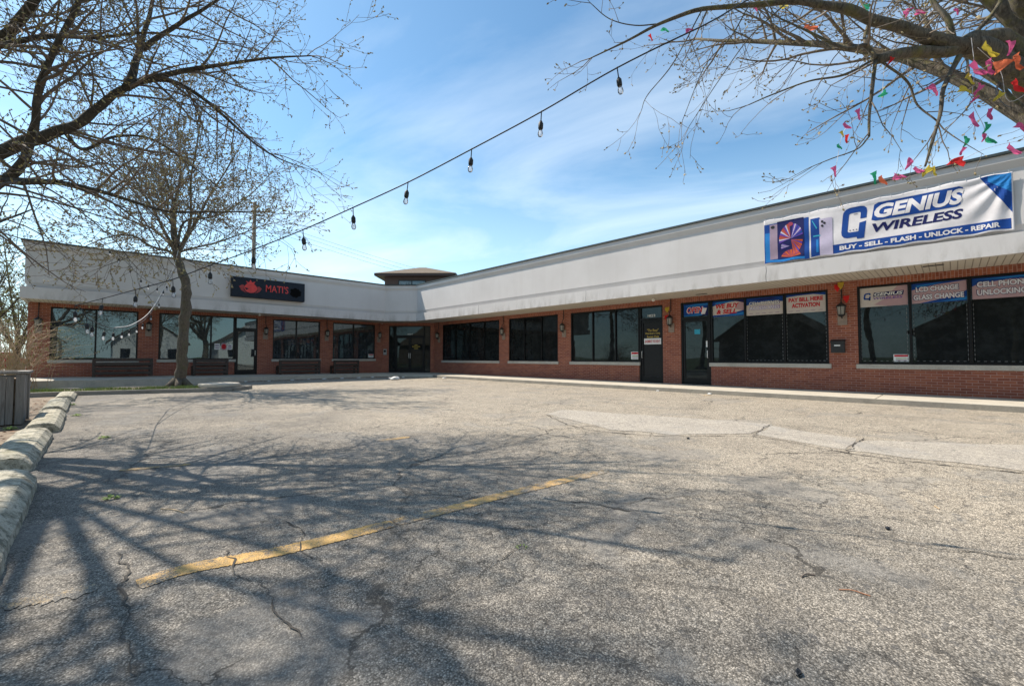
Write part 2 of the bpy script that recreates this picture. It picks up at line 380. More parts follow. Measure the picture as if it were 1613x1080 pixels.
def bark_mat(name, a, b, moss=None, sc=1.0):
    m = M(name); g = m.noise(1.0, 7, 0.7, vec=m.mapping((26*sc, 26*sc, 7*sc)), dist=1.2)
    c = m.mix(m.ramp(g, [(0.35, 0.0), (0.7, 1.0)]), a, b)
    if moss:
        c = m.mix(m.ramp(m.noise(5, 6, 0.7), [(0.50, 0.0), (0.66, 0.8)]), c, moss)
    m.color(c); m.rough(0.95); m.bump(g, 0.8, 0.02); return m.m
bark_dark = bark_mat('dark_bark', (0.030, 0.025, 0.020), (0.11, 0.095, 0.075))
bark_moss = bark_mat('mossy_bark', (0.045, 0.036, 0.027), (0.19, 0.16, 0.12), (0.15, 0.135, 0.035))
bark_small = bark_mat('brown_bark', (0.055, 0.043, 0.032), (0.17, 0.14, 0.105), (0.10, 0.10, 0.05))
twig_m = simple('twig_bark', (0.17, 0.135, 0.11), 0.9, 0.35, 3)
twig_pale = simple('pale_twig_bark', (0.17, 0.138, 0.108), 0.9, 0.35, 3)
stem_tan = simple('tan_stem', (0.42, 0.31, 0.19), 0.8, 0.3, 3)
bud_m = simple('bud', (0.30, 0.25, 0.11), 0.8, 0.4, 9)
budred_m = simple('brown_bud', (0.30, 0.24, 0.13), 0.8, 0.4, 9)
leafyel_m = simple('young_leaf', (0.26, 0.25, 0.07), 0.8, 0.4, 2)
grass_m = simple('grass_blade', (0.20, 0.25, 0.06), 0.8, 0.4, 3)
weed_m = simple('weed_leaf', (0.26, 0.34, 0.09), 0.8, 0.3, 9)
lawn_m = concrete_mat('lawn', (0.07, 0.10, 0.03), (0.13, 0.15, 0.05), (0.16, 0.14, 0.08), 0.6, 2)
leaf_m = simple('dead_leaf', (0.17, 0.085, 0.045), 0.9, 0.5, 9)
siding_white = simple('white_siding', (0.72, 0.71, 0.68), 0.7, 0.05)
siding_dark = simple('brown_house_siding', (0.16, 0.12, 0.09), 0.8)
def bulb_mat():
    m = M('bulb_glass'); m.nt.nodes.remove(m.p)
    t = m.n('ShaderNodeBsdfTransparent'); g = m.n('ShaderNodeBsdfGlossy'); g.inputs['Roughness'].default_value = 0.05
    d = m.n('ShaderNodeBsdfTranslucent'); d.inputs[0].default_value = (0.8, 0.82, 0.85, 1)
    mx = m.n('ShaderNodeMixShader'); mx.inputs[0].default_value = 0.35; m.l(t, mx, 0, 1); m.l(d, mx, 0, 2)
    fr = m.n('ShaderNodeFresnel'); fr.inputs[0].default_value = 1.5
    m2 = m.n('ShaderNodeMixShader'); m.l(fr, m2, 0, 0); m.l(mx, m2, 0, 1); m.l(g, m2, 0, 2); m.l(m2, m.out); return m.m
bulb_m = bulb_mat()
def cloth(name, c):
    m = M(name); m.color(m.mix(m.ramp(m.noise(14, 5, 0.6), [(0.35, 0.0), (0.7, 0.35)]), c, tuple(x*0.75 for x in c))); m.rough(0.75); m.p.inputs['Specular IOR Level'].default_value = 0.12
    return m.m
def pennant_mat(name, c):
    m = M(name); m.nt.nodes.remove(m.p); d = m.n('ShaderNodeBsdfDiffuse'); t = m.n('ShaderNodeBsdfTranslucent')
    d.inputs[0].default_value = (*c, 1); t.inputs[0].default_value = (*c, 1)
    mx = m.n('ShaderNodeMixShader'); mx.inputs[0].default_value = 0.5; m.l(d, mx, 0, 1); m.l(t, mx, 0, 2); m.l(mx, m.out); return m.m
PEN = {'p': pennant_mat('pink_plastic', (0.74, 0.14, 0.32)), 'r': pennant_mat('red_plastic', (0.80, 0.05, 0.05)), 'o': pennant_mat('orange_plastic', (0.78, 0.20, 0.10)),
       'y': pennant_mat('yellow_plastic', (0.66, 0.52, 0.08)), 'g': pennant_mat('green_plastic', (0.05, 0.42, 0.22)), 'w': pennant_mat('white_ribbon', (0.7, 0.7, 0.72))}
ban_white = cloth('banner_white', (0.70, 0.67, 0.68)); ban_blue = cloth('banner_blue', (0.014, 0.062, 0.27)); ban_navy = cloth('banner_navy', (0.018, 0.022, 0.10))
ban_sky = cloth('banner_bright_blue', (0.025, 0.19, 0.50)); ban_red = cloth('sign_red', (0.50, 0.025, 0.035)); ban_or = cloth('print_orange', (0.50, 0.10, 0.04))
ban_cream = cloth('sign_cream', (0.56, 0.51, 0.48)); ban_pink = cloth('sign_pink', (0.44, 0.30, 0.33)); ban_lilac = cloth('print_lilac', (0.50, 0.45, 0.58))
ban_rose = cloth('print_rose', (0.34, 0.06, 0.10)); ban_grey = cloth('print_grey', (0.33, 0.25, 0.32)); ban_violet = cloth('print_violet', (0.12, 0.06, 0.35))
ban_teal = cloth('print_teal', (0.05, 0.35, 0.50)); ban_lt = cloth('print_light', (0.68, 0.68, 0.74)); sign_black = simple('sign_face', (0.017, 0.023, 0.034), 0.6, 0.15, spec=0.15)
soot = simple('soot', (0.006, 0.006, 0.006), 0.95, spec=0.05); gold = simple('gold_lettering', (0.42, 0.30, 0.05), 0.5)
darkpane = simple('charcoal_board', (0.007, 0.007, 0.008), 0.45, spec=0.3)

# ------------------------------------------------------------------ text
def text_shape(body, bold=0.0, shear=0.0):
    c = bpy.data.curves.new('t', 'FONT'); c.body = body; c.size = 1; c.offset = bold; c.shear = shear; c.resolution_u = 3; c.align_x = 'CENTER'; c.space_line = 0.9
    o = bpy.data.objects.new('t', c); col.objects.link(o)
    dg = bpy.context.evaluated_depsgraph_get(); me = bpy.data.meshes.new_from_object(o.evaluated_get(dg))
    vs = [(v.co.x, v.co.y) for v in me.vertices]; fs = [tuple(p.vertices) for p in me.polygons]
    bpy.data.objects.remove(o); bpy.data.curves.remove(c); bpy.data.meshes.remove(me)
    x0 = min(v[0] for v in vs); x1 = max(v[0] for v in vs); y0 = min(v[1] for v in vs); y1 = max(v[1] for v in vs)
    return [((v[0]-x0)/(x1-x0), (v[1]-y0)/(y1-y0)) for v in vs], fs
def put_text(mb, surf, body, u0, u1, v0, v1, lift, mi, bold=0.02, shear=0.0):
    vs, fs = text_shape(body, bold, shear)
    mb.add([surf(u0+(u1-u0)*a, v0+(v1-v0)*b, lift) for a, b in vs], fs, mi)
def put_poly(mb, surf, pts, lift, mi):
    mb.add([surf(a, b, lift) for a, b in pts], [tuple(range(len(pts)))], mi)
def put_grid(mb, surf, u0, u1, v0, v1, lift, mi, nu=1, nv=1):
    vs = [surf(u0+(u1-u0)*i/nu, v0+(v1-v0)*j/nv, lift) for j in range(nv+1) for i in range(nu+1)]
    mb.add(vs, [(j*(nu+1)+i, j*(nu+1)+i+1, (j+1)*(nu+1)+i+1, (j+1)*(nu+1)+i) for j in range(nv) for i in range(nu)], mi)

# ================================================================== GROUND
def struct(name, mb, mat, kind='structure', **kw):
    o = mb.build(name, mat, **kw); o['kind'] = kind; return o
g = MB(); g.add([(-600, -600, -0.03), (600, -600, -0.03), (600, 600, -0.03), (-600, 600, -0.03)], [(0, 1, 2, 3)]); struct('ground', g, lawn_m)
g = MB(); g.add([(-0.75, -40, 0), (13.4, -40, 0), (13.4, 30, 0), (-0.75, 30, 0)], [(0, 1, 2, 3)]); struct('parking_lot', g, asphalt)
g = MB(); g.add([(-5.5, -14, -0.012), (-0.7, -14, -0.012), (-0.7, 20.3, -0.012), (-5.5, 20.3, -0.012)], [(0, 1, 2, 3)]); struct('soil_strip', g, soil_m)
g = MB(); g.add([(-60, -13, -0.008), (-5.5, -13, -0.008), (-5.5, -6, -0.008), (-60, -6, -0.008)], [(0, 1, 2, 3)]); struct('street', g, asphalt)
g = MB(); g.add([(-40, 38, -0.02), (6, 38, -0.02), (6, 62, -0.02), (-40, 62, -0.02)], [(0, 1, 2, 3)]); struct('far_parking_lot', g, asphalt)

def strip_poly(pts, width, z, jit=0.012, n=60, seed=1, taper=True):
    """a ragged painted band along a polyline, returned as verts/faces"""
    r = random.Random(seed); P = catmull([Vector((p[0], p[1], z)) for p in pts], max(4, n//len(pts)))
    L, Rr = [], []
    for i, p in enumerate(P):
        t = (P[min(i+1, len(P)-1)]-P[max(i-1, 0)]).normalized(); nn = Vector((-t.y, t.x, 0))
        e = min(1, min(i, len(P)-1-i)/2.0) if taper else 1
        wdt = width*0.5*(0.55+0.45*e)
        L.append(p+nn*(wdt+r.uniform(-jit, jit))); Rr.append(p-nn*(wdt+r.uniform(-jit, jit)))
    vs = L+Rr; n_ = len(P)
    return vs, [(i, i+1, n_+i+1, n_+i) for i in range(n_-1)]
def px(*pts): return [onz(a, b)[:2] for a, b in pts]
g = MB(); vs, fs = strip_poly(px((217, 921), (300, 895), (450, 866), (620, 824)), 0.13, 0.004, 0.006, n=320, seed=1); g.add(vs, fs); struct('yellow_bay_line', g, yellow_fresh)
g = MB(); vs, fs = strip_poly(px((622, 823), (700, 804), (800, 778), (955, 741)), 0.125, 0.004, 0.009, n=320, seed=2); g.add(vs, fs)
struct('worn_yellow_bay_line', g, yellow_worn)
g = MB(); vs, fs = strip_poly(px((-40, 950), (0, 948), (60, 944), (155, 926)), 0.11, 0.004, 0.02, seed=3); g.add(vs, fs); struct('faint_yellow_bay_line', g, yellow_faint)
g = MB(); vs, fs = strip_poly(px((188, 741), (300, 731)), 0.085, 0.004, 0.01, seed=4); g.add(vs, fs)
vs, fs = strip_poly(px((597, 694), (645, 688)), 0.12, 0.004, 0.01, seed=5); g.add(vs, fs)
vs, fs = strip_poly([(13.0, 5.0), (12.5, 5.0)], 0.10, 0.004, 0.01, seed=6); g.add(vs, fs); struct('short_yellow_marks', g, yellow_worn)
# thin pale resurfacing patches
def ragged(pts, z, seed, amp=0.10):
    r = random.Random(seed); P = []
    for i in range(len(pts)):
        a = Vector((*pts[i], z)); b = Vector((*pts[(i+1) % len(pts)], z)); k = max(3, int((b-a).length/0.22))
        for j in range(k):
            p = a.lerp(b, j/k); o = noise.noise(p*2.1+Vector((seed, 0, 0)))*amp+r.uniform(-.015, .015); P.append(p+Vector((o, o*0.8, 0)))
    return P
for seed, pts in ((1, [(860, 652), (885, 645), (1215, 667), (1205, 674), (1180, 682), (1060, 684), (960, 676)]),
                  (2, [(1215, 671), (1355, 692), (1330, 708), (1190, 684)]), (3, [(1360, 694), (1613, 700), (1700, 712), (1700, 752), (1613, 741), (1340, 711)])):
    P = ragged(px(*pts), 0.004, seed); g = MB(); g.add(P, [tuple(range(len(P)))]); struct('resurfaced_patch', g, patch_m)

crack_m = simple('crack_dirt', (0.06, 0.053, 0.045), 0.95, 0.3, 9)
def crack(pts, wd, seed):
    r = random.Random(seed); P = catmull([Vector((*q, 0.006)) for q in px(*pts)], 14); n = len(P); Lf = []; Rt = []
    for i, p in enumerate(P):
        t_ = (P[min(i+1, n-1)]-P[max(i-1, 0)]).normalized(); nn = Vector((-t_.y, t_.x, 0)); o_ = nn*(noise.noise(p*6)*0.05+noise.noise(p*19)*0.02); q_ = wd*0.34*(0.3+abs(noise.noise(p*5+Vector((seed, 0, 0))))*2.4)*min(1, min(i, n-1-i)/3+.1)
        Lf.append(p+o_+nn*q_); Rt.append(p+o_-nn*q_)
    g = MB(); g.add(Lf+Rt, [(i, i+1, n+i+1, n+i) for i in range(n-1)]); return struct('asphalt_crack', g, crack_m)
for i, (pts, wd) in enumerate([([(858, 652), (900, 670), (960, 681), (1060, 687), (1190, 688), (1330, 713), (1480, 732), (1640, 748)], .03), ([(1215, 668), (1200, 676), (1186, 688)], .025), ([(1360, 690), (1345, 702), (1330, 713)], .03),
        ([(182, 872), (205, 900), (188, 935), (206, 965), (190, 1010), (202, 1075)], .014), ([(355, 866), (366, 888), (388, 905), (400, 918), (430, 960), (470, 1010)], .012), ([(440, 822), (480, 842), (470, 862), (505, 890)], .010),
        ([(860, 790), (920, 792), (960, 800), (1010, 806)], .02), ([(890, 775), (960, 790), (1020, 786), (1090, 780)], .018), ([(1345, 845), (1400, 852), (1480, 866), (1613, 880)], .014), ([(620, 960), (700, 940), (790, 880), (830, 850)], .008), ([(1030, 800), (1110, 805), (1175, 816)], .012)]): crack(pts, wd, i+1)
# sidewalks
YW, XW, YF, XF = 25.25, 15.4, 23.5, 13.65
g = MB()
joint = 1.53
y = -14.0
while y < 19.6:      # right walk poured in slabs with open joints
    y2 = min(y+joint*2, 19.75)
    g.box(13.215, XW, y+0.006, y2-0.006, -0.1, 0.13); y = y2
struct('sidewalk_east', g, walk_m, bevel=0.012)
g = MB(); g.box(13.2, 13.213, -14, 19.75, -0.1, 0.118); struct('kerb_east', g, kerb_m)
g = MB()
g.prism([(13.2, 19.76), (15.6, 19.76), (15.6, 25.6), (11.5, 25.6), (11.5, 22.9), (12.3, 22.4)], -0.1, 0.145)
struct('sidewalk_corner', g, walk_m, bevel=0.012)
g = MB()
LP = [(11.49, 22.9, .15), (9.5, 22.95, .165), (7.0, 22.7, .19), (4.6, 22.2, .225), (2.8, 21.6, .26), (0.8, 20.9, .30), (-1.9, 20.7, .34), (-4.5, 21.0, .30), (-4.5, 25.6, .34), (11.49, 25.6, .16)]
g.prism(LP, -0.1, 0.2); struct('sidewalk_north', g, walk_m)
def zL(x): return 0.155+0.185*max(0, min(1, (11.5-x)/13.4))

# ================================================================== SHOPPING BUILDING
FL = (Vector((0, YW, 0)), Vector((1, 0, 0)), Vector((0, -1, 0)))
FR = (Vector((XW, 0, 0)), Vector((0, 1, 0)), Vector((-1, 0, 0)))
c0 = Vector((13.05, YW, 0)); c1 = Vector((XW, 22.9, 0)); CL = (c1-c0).length
FC = (c0, (c1-c0).normalized(), Vector((-1, -1, 0)).normalized())
def uC(x):      # pixel column -> distance along the canted entrance wall
    r = ray(x, 540); n = FC[2]; t = (c0-CAM).dot(n)/r.dot(n); return (CAM+r*t-c0).dot(FC[1])
BLD = thing('strip_mall', (13, 23, 0), 'L-shaped single-storey brick strip mall with pale stucco fascia along both sides of the lot', 'shop building')
ZS = 3.28; ZTOP = 5.42
L0 = -1.91
R_OPEN = [(21.99, 16.81, [20.71, 19.37, 18.07], 'w'), (16.07, 12.78, [14.98, 13.83], 'w'), (12.03, 8.64, [10.86, 9.73], 'w'), (8.62, 7.65, [], 'd'),
          (6.95, 5.91, [], 'd'), (5.89, 2.53, [4.79, 3.66], 'w'), (1.86, -2.55, [0.77, -0.31, -1.42], 'w'), (-3.3, -7.3, [-4.3, -5.3, -6.3], 'w')]
L_OPEN = [(-1.30, 1.37, [0.02], 'w'), (2.08, 5.06, [4.07], 'w'), (5.08, 6.07, [], 'd'), (6.79, 9.24, [7.98], 'w'), (9.96, 12.58, [11.22], 'w')]
RZ = (0.91, 3.09); LZ = (1.0, 3.13)
wall = MB(); TH = 0.32
def wall_pieces(fr, ua, ub, opens, zz, base):
    """piers, spandrels; returns list of soldier lintels"""
    ops = sorted([(min(a, b), max(a, b), k) for a, b, _, k in opens]); cur = ua; lint = []
    i = 0
    for a, b, k in ops:
        if a-cur > 0.03: wall.fbox(fr, cur, a, -TH, 0, -0.1, ZS+0.3)
        if k == 'w': wall.fbox(fr, max(a, cur), b, -TH, 0, -0.1, zz[0]-0.13)
        wall.fbox(fr, max(a, cur), b, -TH, -0.003, zz[1], ZS+0.3)
        cur = b
    wall.fbox(fr, cur, ub, -TH, 0, -0.1, ZS+0.3)
wall_pieces(FR, -12, 22.9, R_OPEN, RZ, 0.13)
wall_pieces(FL, L0, 13.05, L_OPEN, LZ, 0.2)
ca, cb = uC(612.5), uC(678); cm1, cm2 = uC(622.7), uC(668)
wall.fbox(FC, 0, ca, -TH, 0, -0.1, ZS+0.3); wall.fbox(FC, cb, CL, -TH, 0, -0.1, ZS+0.3); wall.fbox(FC, ca, cb, -TH, 0, 3.09, ZS+0.3)
# end and rear walls
wall.box(L0, L0+0.3, YW+TH+0.002, 38, -0.1, ZS+0.3); wall.box(L0, 28, 38.002, 38.3, -0.1, ZS+0.3); wall.box(27.7, 28, -12, 38, -0.1, ZS+0.3); wall.box(XW+TH+0.002, 27.698, -12, -11.7, -0.1, ZS+0.3)
wall.build('brick_wall', brick, BLD)
# soldier courses
def lintel(fr, a, b, z): 
    s = MB(); s.fbox(fr, a, b, -0.05, 0.004, z, ZS-0.002); s.build('soldier_course', brick, BLD, uvrot=True)
def merged(opens):
    ops = sorted([[min(a, b), max(a, b)] for a, b, _, k in opens]); o = [ops[0]]
    for a, b in ops[1:]:
        if a-o[-1][1] < 0.05: o[-1][1] = b
        else: o.append([a, b])
    return o
for a, b in merged(R_OPEN): lintel(FR, a, b, RZ[1])
for a, b in merged(L_OPEN): lintel(FL, a, b, LZ[1])
lintel(FC, ca, cb, 3.09)

FRM = 0.055
def window(fr, a, b, mull, zz, gm, pane_boards=None):
    a, b = min(a, b), max(a, b); es = [a]+sorted(mull)+[b]
    f = MB(); z0, z1 = zz
    f.fbox(fr, a, b, -0.13, -0.02, z0, z0+FRM); f.fbox(fr, a, b, -0.13, -0.02, z1-FRM, z1)
    for i, e in enumerate(es):
        lo = e if i == 0 else (e-FRM if i == len(es)-1 else e-FRM/2)
        f.fbox(fr, lo, lo+FRM, -0.128, -0.022, z0+FRM, z1-FRM)
    W = f.build('window', frame_m, BLD)
    for p, q in zip(es, es[1:]):
        g = MB(); g.fbox(fr, p+0.03, q-0.03, -0.095, -0.08, z0+0.03, z1-0.03); g.build('pane', gm, W)
    s = MB(); s.fbox(fr, a-0.05 if True else a, b+(0.05), -0.20, 0.05, z0-0.13, z0-0.002); s.build('sill', sill_m, W, bevel=0.008)
    return W
def door(fr, a, b, zb, zt, ztr, gm, handle='R', board=False):
    """storefront door with transom above"""
    a, b = min(a, b), max(a, b)
    f = MB()
    f.fbox(fr, a, a+FRM, -0.13, -0.02, zb, zt); f.fbox(fr, b-FRM, b, -0.13, -0.02, zb, zt)
    f.fbox(fr, a+FRM, b-FRM, -0.13, -0.02, zt-FRM, zt); f.fbox(fr, a+FRM, b-FRM, -0.13, -0.02, ztr, ztr+0.07)
    f.fbox(fr, a+FRM, b-FRM, -0.13, 0.0, zb, zb+0.02)
    D = f.build('door', frame_m, BLD)
    l = MB(); s = 0.075; x0, x1 = a+FRM+0.005, b-FRM-0.005; t = ztr-0.006
    l.fbox(fr, x0, x0+s, -0.11, -0.05, zb+0.025, t); l.fbox(fr, x1-s, x1, -0.11, -0.05, zb+0.025, t)
    l.fbox(fr, x0+s, x1-s, -0.11, -0.05, t-0.10, t); l.fbox(fr, x0+s, x1-s, -0.11, -0.05, zb+0.025, zb+0.22)
    l.build('door_leaf', frame_m, D)
    g = MB(); g.fbox(fr, x0+s, x1-s, -0.088, -0.078, zb+0.22, t-0.10); g.build('pane', darkpane if board else gm, D)
    g = MB(); g.fbox(fr, a+FRM, b-FRM, -0.095, -0.08, ztr+0.07, zt-FRM); g.build('pane', gm, D)
    h = MB(); hu = x0+s*0.5 if handle == 'L' else x1-s*0.5; o, U, Nn = fr; q = o+U*hu
    h.tube([q+Nn*(-0.05)+Vector((0, 0, zb+0.95)), q+Nn*0.01+Vector((0, 0, zb+0.95)), q+Nn*0.01+Vector((0, 0, zb+1.2)), q+Nn*(-0.05)+Vector((0, 0, zb+1.2))], 0.012, 6)
    h.build('handle', steel, D)
    return D
WIN = {}
for i_, (a, b, mu, k) in enumerate(R_OPEN):
    if k == 'w': WIN[i_] = window(FR, a, b, mu, RZ, glass)
led_m = simple('led_modules', (0.13, 0.135, 0.14), 0.5)
def led(W, fr, a, b, z0, z1):
    g = MB(); o, U, Nn = fr; P = [(a, z1), (a, z0), (b, z0), (b, z1)]; pts = [o+U*u+Nn*(-.072)+Vector((0, 0, z)) for u, z in P]
    g.tube(pts, .002, 3)
    for p, q in zip(pts, pts[1:]):
        d = (q-p); k = int(d.length/0.11)
        for i in range(k):
            c = p+d*((i+.5)/k)+Nn*0.004; e_ = d.normalized()*0.024; s_ = Nn.cross(d.normalized())*0.007; n_ = Nn*0.004
            g.add([c+x*e_+y*s_+w_*n_ for w_ in (-1, 1) for y in (-1, 1) for x in (-1, 1)], [(0, 2, 3, 1), (4, 5, 7, 6), (0, 1, 5, 4), (2, 6, 7, 3), (0, 4, 6, 2), (1, 3, 7, 5)])
    g.build('light_strip', led_m, W)
for W, cells in ((WIN[5], ((2.60, 3.60), (3.72, 4.74))), (WIN[6], ((0.84, 1.79), (-0.26, 0.71), (-1.37, -0.37)))):
    for a, b in cells: led(W, FR, a, b, 1.0, 2.44)
door(FR, 8.62, 7.65, 0.132, 3.09, 2.55, glass, 'R', True)
door(FR, 6.95, 5.91, 0.132, 3.09, 2.48, glass, 'L')
for a, b, mu, k in L_OPEN:
    if k == 'w': window(FL, a, b, mu, LZ, glass_left)
door(FL, 5.08, 6.07, 0.245, 3.13, 2.52, glass_left, 'R')
# canted entrance: sidelights, double door, transom
f = MB(); zb = 0.147
for u in (ca, cb-FRM): f.fbox(FC, u, u+FRM, -0.13, -0.02, zb, 3.09)
for u in (cm1, cm2): f.fbox(FC, u-0.03, u+0.03, -0.13, -0.02, zb, 3.09-FRM)
f.fbox(FC, ca+FRM, cb-FRM, -0.128, -0.018, 3.09-FRM, 3.09); f.fbox(FC, cm1+0.03, cm2-0.03, -0.13, -0.02, 2.42, 2.49); f.fbox(FC, ca+FRM, cb-FRM, -0.128, -0.01, zb, zb+0.05)
D = f.build('entrance', frame_m, BLD)
for p, q, z0, z1 in ((ca+FRM, cm1-0.03, zb+0.05, 3.04), (cm2+0.03, cb-FRM, zb+0.05, 3.04), (cm1+0.03, cm2-0.03, 2.49, 3.04)):
    g = MB(); g.fbox(FC, p, q, -0.095, -0.08, z0, z1); g.build('pane', glass, D)
mid = (cm1+cm2)/2
for p, q, hs in ((cm1+0.035, mid-0.004, 1), (mid+0.004, cm2-0.035, 0)):
    l = MB(); s = 0.08; l.fbox(FC, p, p+s, -0.11, -0.05, zb+.055, 2.415); l.fbox(FC, q-s, q, -0.11, -0.05, zb+.055, 2.415); l.fbox(FC, p+s, q-s, -0.11, -0.05, 2.315, 2.415); l.fbox(FC, p+s, q-s, -0.11, -0.05, zb+.055, zb+.25)
    l.fbox(FC, p+s, q-s, -0.088, -0.078, zb+.25, 2.315, 1)
    l.build('door_leaf', [frame_m, glass], D)
    hu = q-0.04 if hs else p+0.04; o, U, Nn = FC; qq = o+U*hu; h = MB()
    h.tube([qq+Nn*(-0.05)+Vector((0, 0, 1.05)), qq+Nn*0.02+Vector((0, 0, 1.05)), qq+Nn*0.02+Vector((0, 0, 1.35)), qq+Nn*(-0.05)+Vector((0, 0, 1.35))], 0.013, 6); h.build('handle', steel, D)

# fascia swept round the L  (offset outward, z)
prof = [(-0.25, 5.36), (0.0, 5.36), (0.0, 5.21), (-0.075, 5.06), (-0.075, 3.86), (-0.15, 3.69), (0.02, 3.685), (0.02, 3.25), (-0.10, 3.25), (-0.10, 3.30)]
def sweep_path(off):     # outline of the fascia, offset outward
    d = off; s2 = d*(math.sqrt(2)-1)
    A = (-1.97-d, 38.4+d); B = (-1.97-d, YF-d); Cc = (12.33-s2, YF-d); Dd = (XF-d, 22.18-s2); Ee = (XF-d, -12.3-d); Ff = (28.3+d, -12.3-d); G = (28.3+d, 38.4+d)
    return [A, B, Cc, Dd, Ee, Ff, G]
def sweep(mb, pr, mi=0):
    paths = [sweep_path(o) for o, z in pr]; n = len(paths[0]); vs = []
    for (o, z), P in zip(pr, paths): vs += [(p[0], p[1], z) for p in P]
    fs = []
    for i in range(len(pr)-1):
        for j in range(n): fs.append((i*n+j, i*n+(j+1) % n, (i+1)*n+(j+1) % n, (i+1)*n+j))
    mb.add(vs, fs, mi)
g = MB(); sweep(g, prof); g.build('fascia', stucco, BLD)
for yj in (16.4, 9.9, 3.66, -2.8):
    g = MB(); zz_ = [3.245, 3.4, 3.55, 3.684]; g.tube([Vector((XF-0.021, yj+0.012*math.sin(k_*2.1), z_)) for k_, z_ in enumerate(zz_)], .004, 4); g.build('fascia_crack', crack_m, BLD)
for pj in ((1130, 461), (1090, 456), (918, 474), (848, 482), (745, 492)):
    P = onX(pj[0], pj[1], XF); g = MB(); g.box(XF-0.024, XF+0.02, P.y-0.11, P.y+0.09, 3.235, 3.262); g.build('chipped_edge', kerb_m, BLD)
g = MB(); sweep(g, [(-0.28, 5.37), (0.035, 5.37), (0.045, 5.362), (0.045, 5.42), (-0.28, 5.43)]); g.build('coping', coping_m, BLD)
g = MB(); g.prism([(-1.7, 23.75), (12.2, 23.75), (13.9, 22.2), (13.9, -12.0), (28, -12.0), (28, 38.1), (-1.7, 38.1)], 5.22, 5.3); g.build('roof', roof_m, BLD)
g = MB(); z = ZS
g.add([(XF+0.08, -12.2, z), (XW+0.01, -12.2, z), (XW+0.01, 22.9, z), (XF+0.08, 22.18, z)], [(0, 1, 2, 3)]); 
g.add([(-1.9, YF+0.08, z), (12.33, YF+0.08, z), (13.05, YW+0.01, z), (-1.9, YW+0.01, z)], [(0, 1, 2, 3)])
g.add([(12.33, YF+0.08, z), (XF+0.08, 22.18, z), (XW+.01, 22.9, z), (13.05, YW+0.01, z)], [(0, 1, 2, 3)])
So = g.build('soffit', soffit_m, BLD)
# soffit UV: boards run across the overhang
uvl = So.data.uv_layers[0]
for p in So.data.polygons:
    for li in p.loop_indices:
        co = So.data.vertices[So.data.loops[li].vertex_index].co+LOC[BLD]
        uvl.data[li].uv = (co.y*1.0, co.x) if p.index == 0 else (co.x, co.y)
for pxy in ((1470, 418), (1105, 463)):
    P = onz(*pxy, ZS); g = MB(); g.box(P.x-0.05, P.x+0.05, P.y-0.18, P.y+0.18, ZS-0.012, ZS+0.01); g.build('soffit_vent', blackmetal, BLD)

# small white soffit lamps
for pxy, lb in (((1029, 470), 'small white soffit lamp above the boarded door'), ((409, 494), 'small white soffit lamp above the restaurant door'), ((602, 508.5), 'small white soffit lamp beside the corner entrance')):
    P = onz(*pxy, ZS); g = MB(); g.lathe((P.x, P.y, ZS-0.11), [(0.02, 0), (0.055, 0.02), (0.065, 0.06), (0.04, 0.10), (0.04, 0.112)], 10); tag(g.build('soffit_lamp', white_m, smooth=True, loc=(P.x, P.y, ZS-0.11)), lb, 'lamp', 'small soffit lamps')

# ================================================================== WALL LANTERNS
def lantern(fr, u, zc, label):
    o, U, Nn = fr; base = o+U*u+Vector((0, 0, zc)); t = thing('wall_lantern', base, label, 'wall lamp', 'black wall lanterns on the brick piers')
    g = MB(); g.fbox(fr, u-0.11, u+0.11, 0.001, 0.03, zc-0.50, zc-0.15); g.build('mounting_plate', lampback_m, t)
    g = MB(); q = base+Nn*0.05
    g.tube([Vector((q.x, q.y, ZS-0.004)), q+Vector((0, 0, 0.30))], 0.017, 6); g.tube([q+Vector((0, 0, 0.30)), q+Nn*0.09+Vector((0, 0, 0.27)), q+Nn*0.11+Vector((0, 0, 0.13))], 0.014, 6)
    g.build('bracket', blackmetal, t); g = MB(); g.tube([q+Nn*0.11+Vector((0, 0, -0.25)), q+Nn*0.03+Vector((0, 0, -0.30)), q+Nn*(-0.04)+Vector((0, 0, -0.28))], 0.014, 6); g.build('lower_bracket', blackmetal, t)
    c = q+Nn*0.11
    g = MB(); g.lathe(c+Vector((0, 0, -0.27)), [(0.02, 0), (0.05, 0.015), (0.085, 0.05), (0.085, 0.07)], 8)
    g.lathe(c+Vector((0, 0, 0.02)), [(0.125, 0.0), (0.125, 0.02), (0.07, 0.08), (0.02, 0.12), (0.015, 0.15)], 8)
    for k in range(6):
        an = k*math.pi/3; d0 = Vector((math.cos(an), math.sin(an), 0)); g.tube([c+d0*0.086+Vector((0, 0, -0.21)), c+d0*0.112+Vector((0, 0, 0.03))], 0.008, 4)
    g.build('cage', blackmetal, t)
    g = MB(); g.lathe(c+Vector((0, 0, -0.205)), [(0.075, 0), (0.10, 0.225)], 8); g.build('lamp_glass', lglass, t)
    return t
lglass = simple('frosted_glass', (0.28, 0.27, 0.24), 0.3, 0.2)
RL = [(22.35, 'black wall lantern right of the corner entrance'), (16.44, 'black wall lantern between the four-pane and three-pane windows'), (12.40, 'black wall lantern left of the window beside the boarded door'),
      (7.30, 'black wall lantern with yellow and red pennants between the two doors'), (2.20, 'black wall lantern above the mailbox on the widest brick pier')]
for u, lb in RL: lantern(FR, u, 2.52, lb)
LL = [(-1.62, 'black wall lantern at the far left end of the brick wall'), (1.72, 'black wall lantern behind the string lights on the pier left of the thin tree'), (6.43, 'black wall lantern just right of the restaurant door'),
      (9.60, 'black wall lantern between the two right-hand restaurant windows'), (12.83, 'black wall lantern left of the corner entrance')]
for u, lb in LL: lantern(FL, u, 2.55, lb)
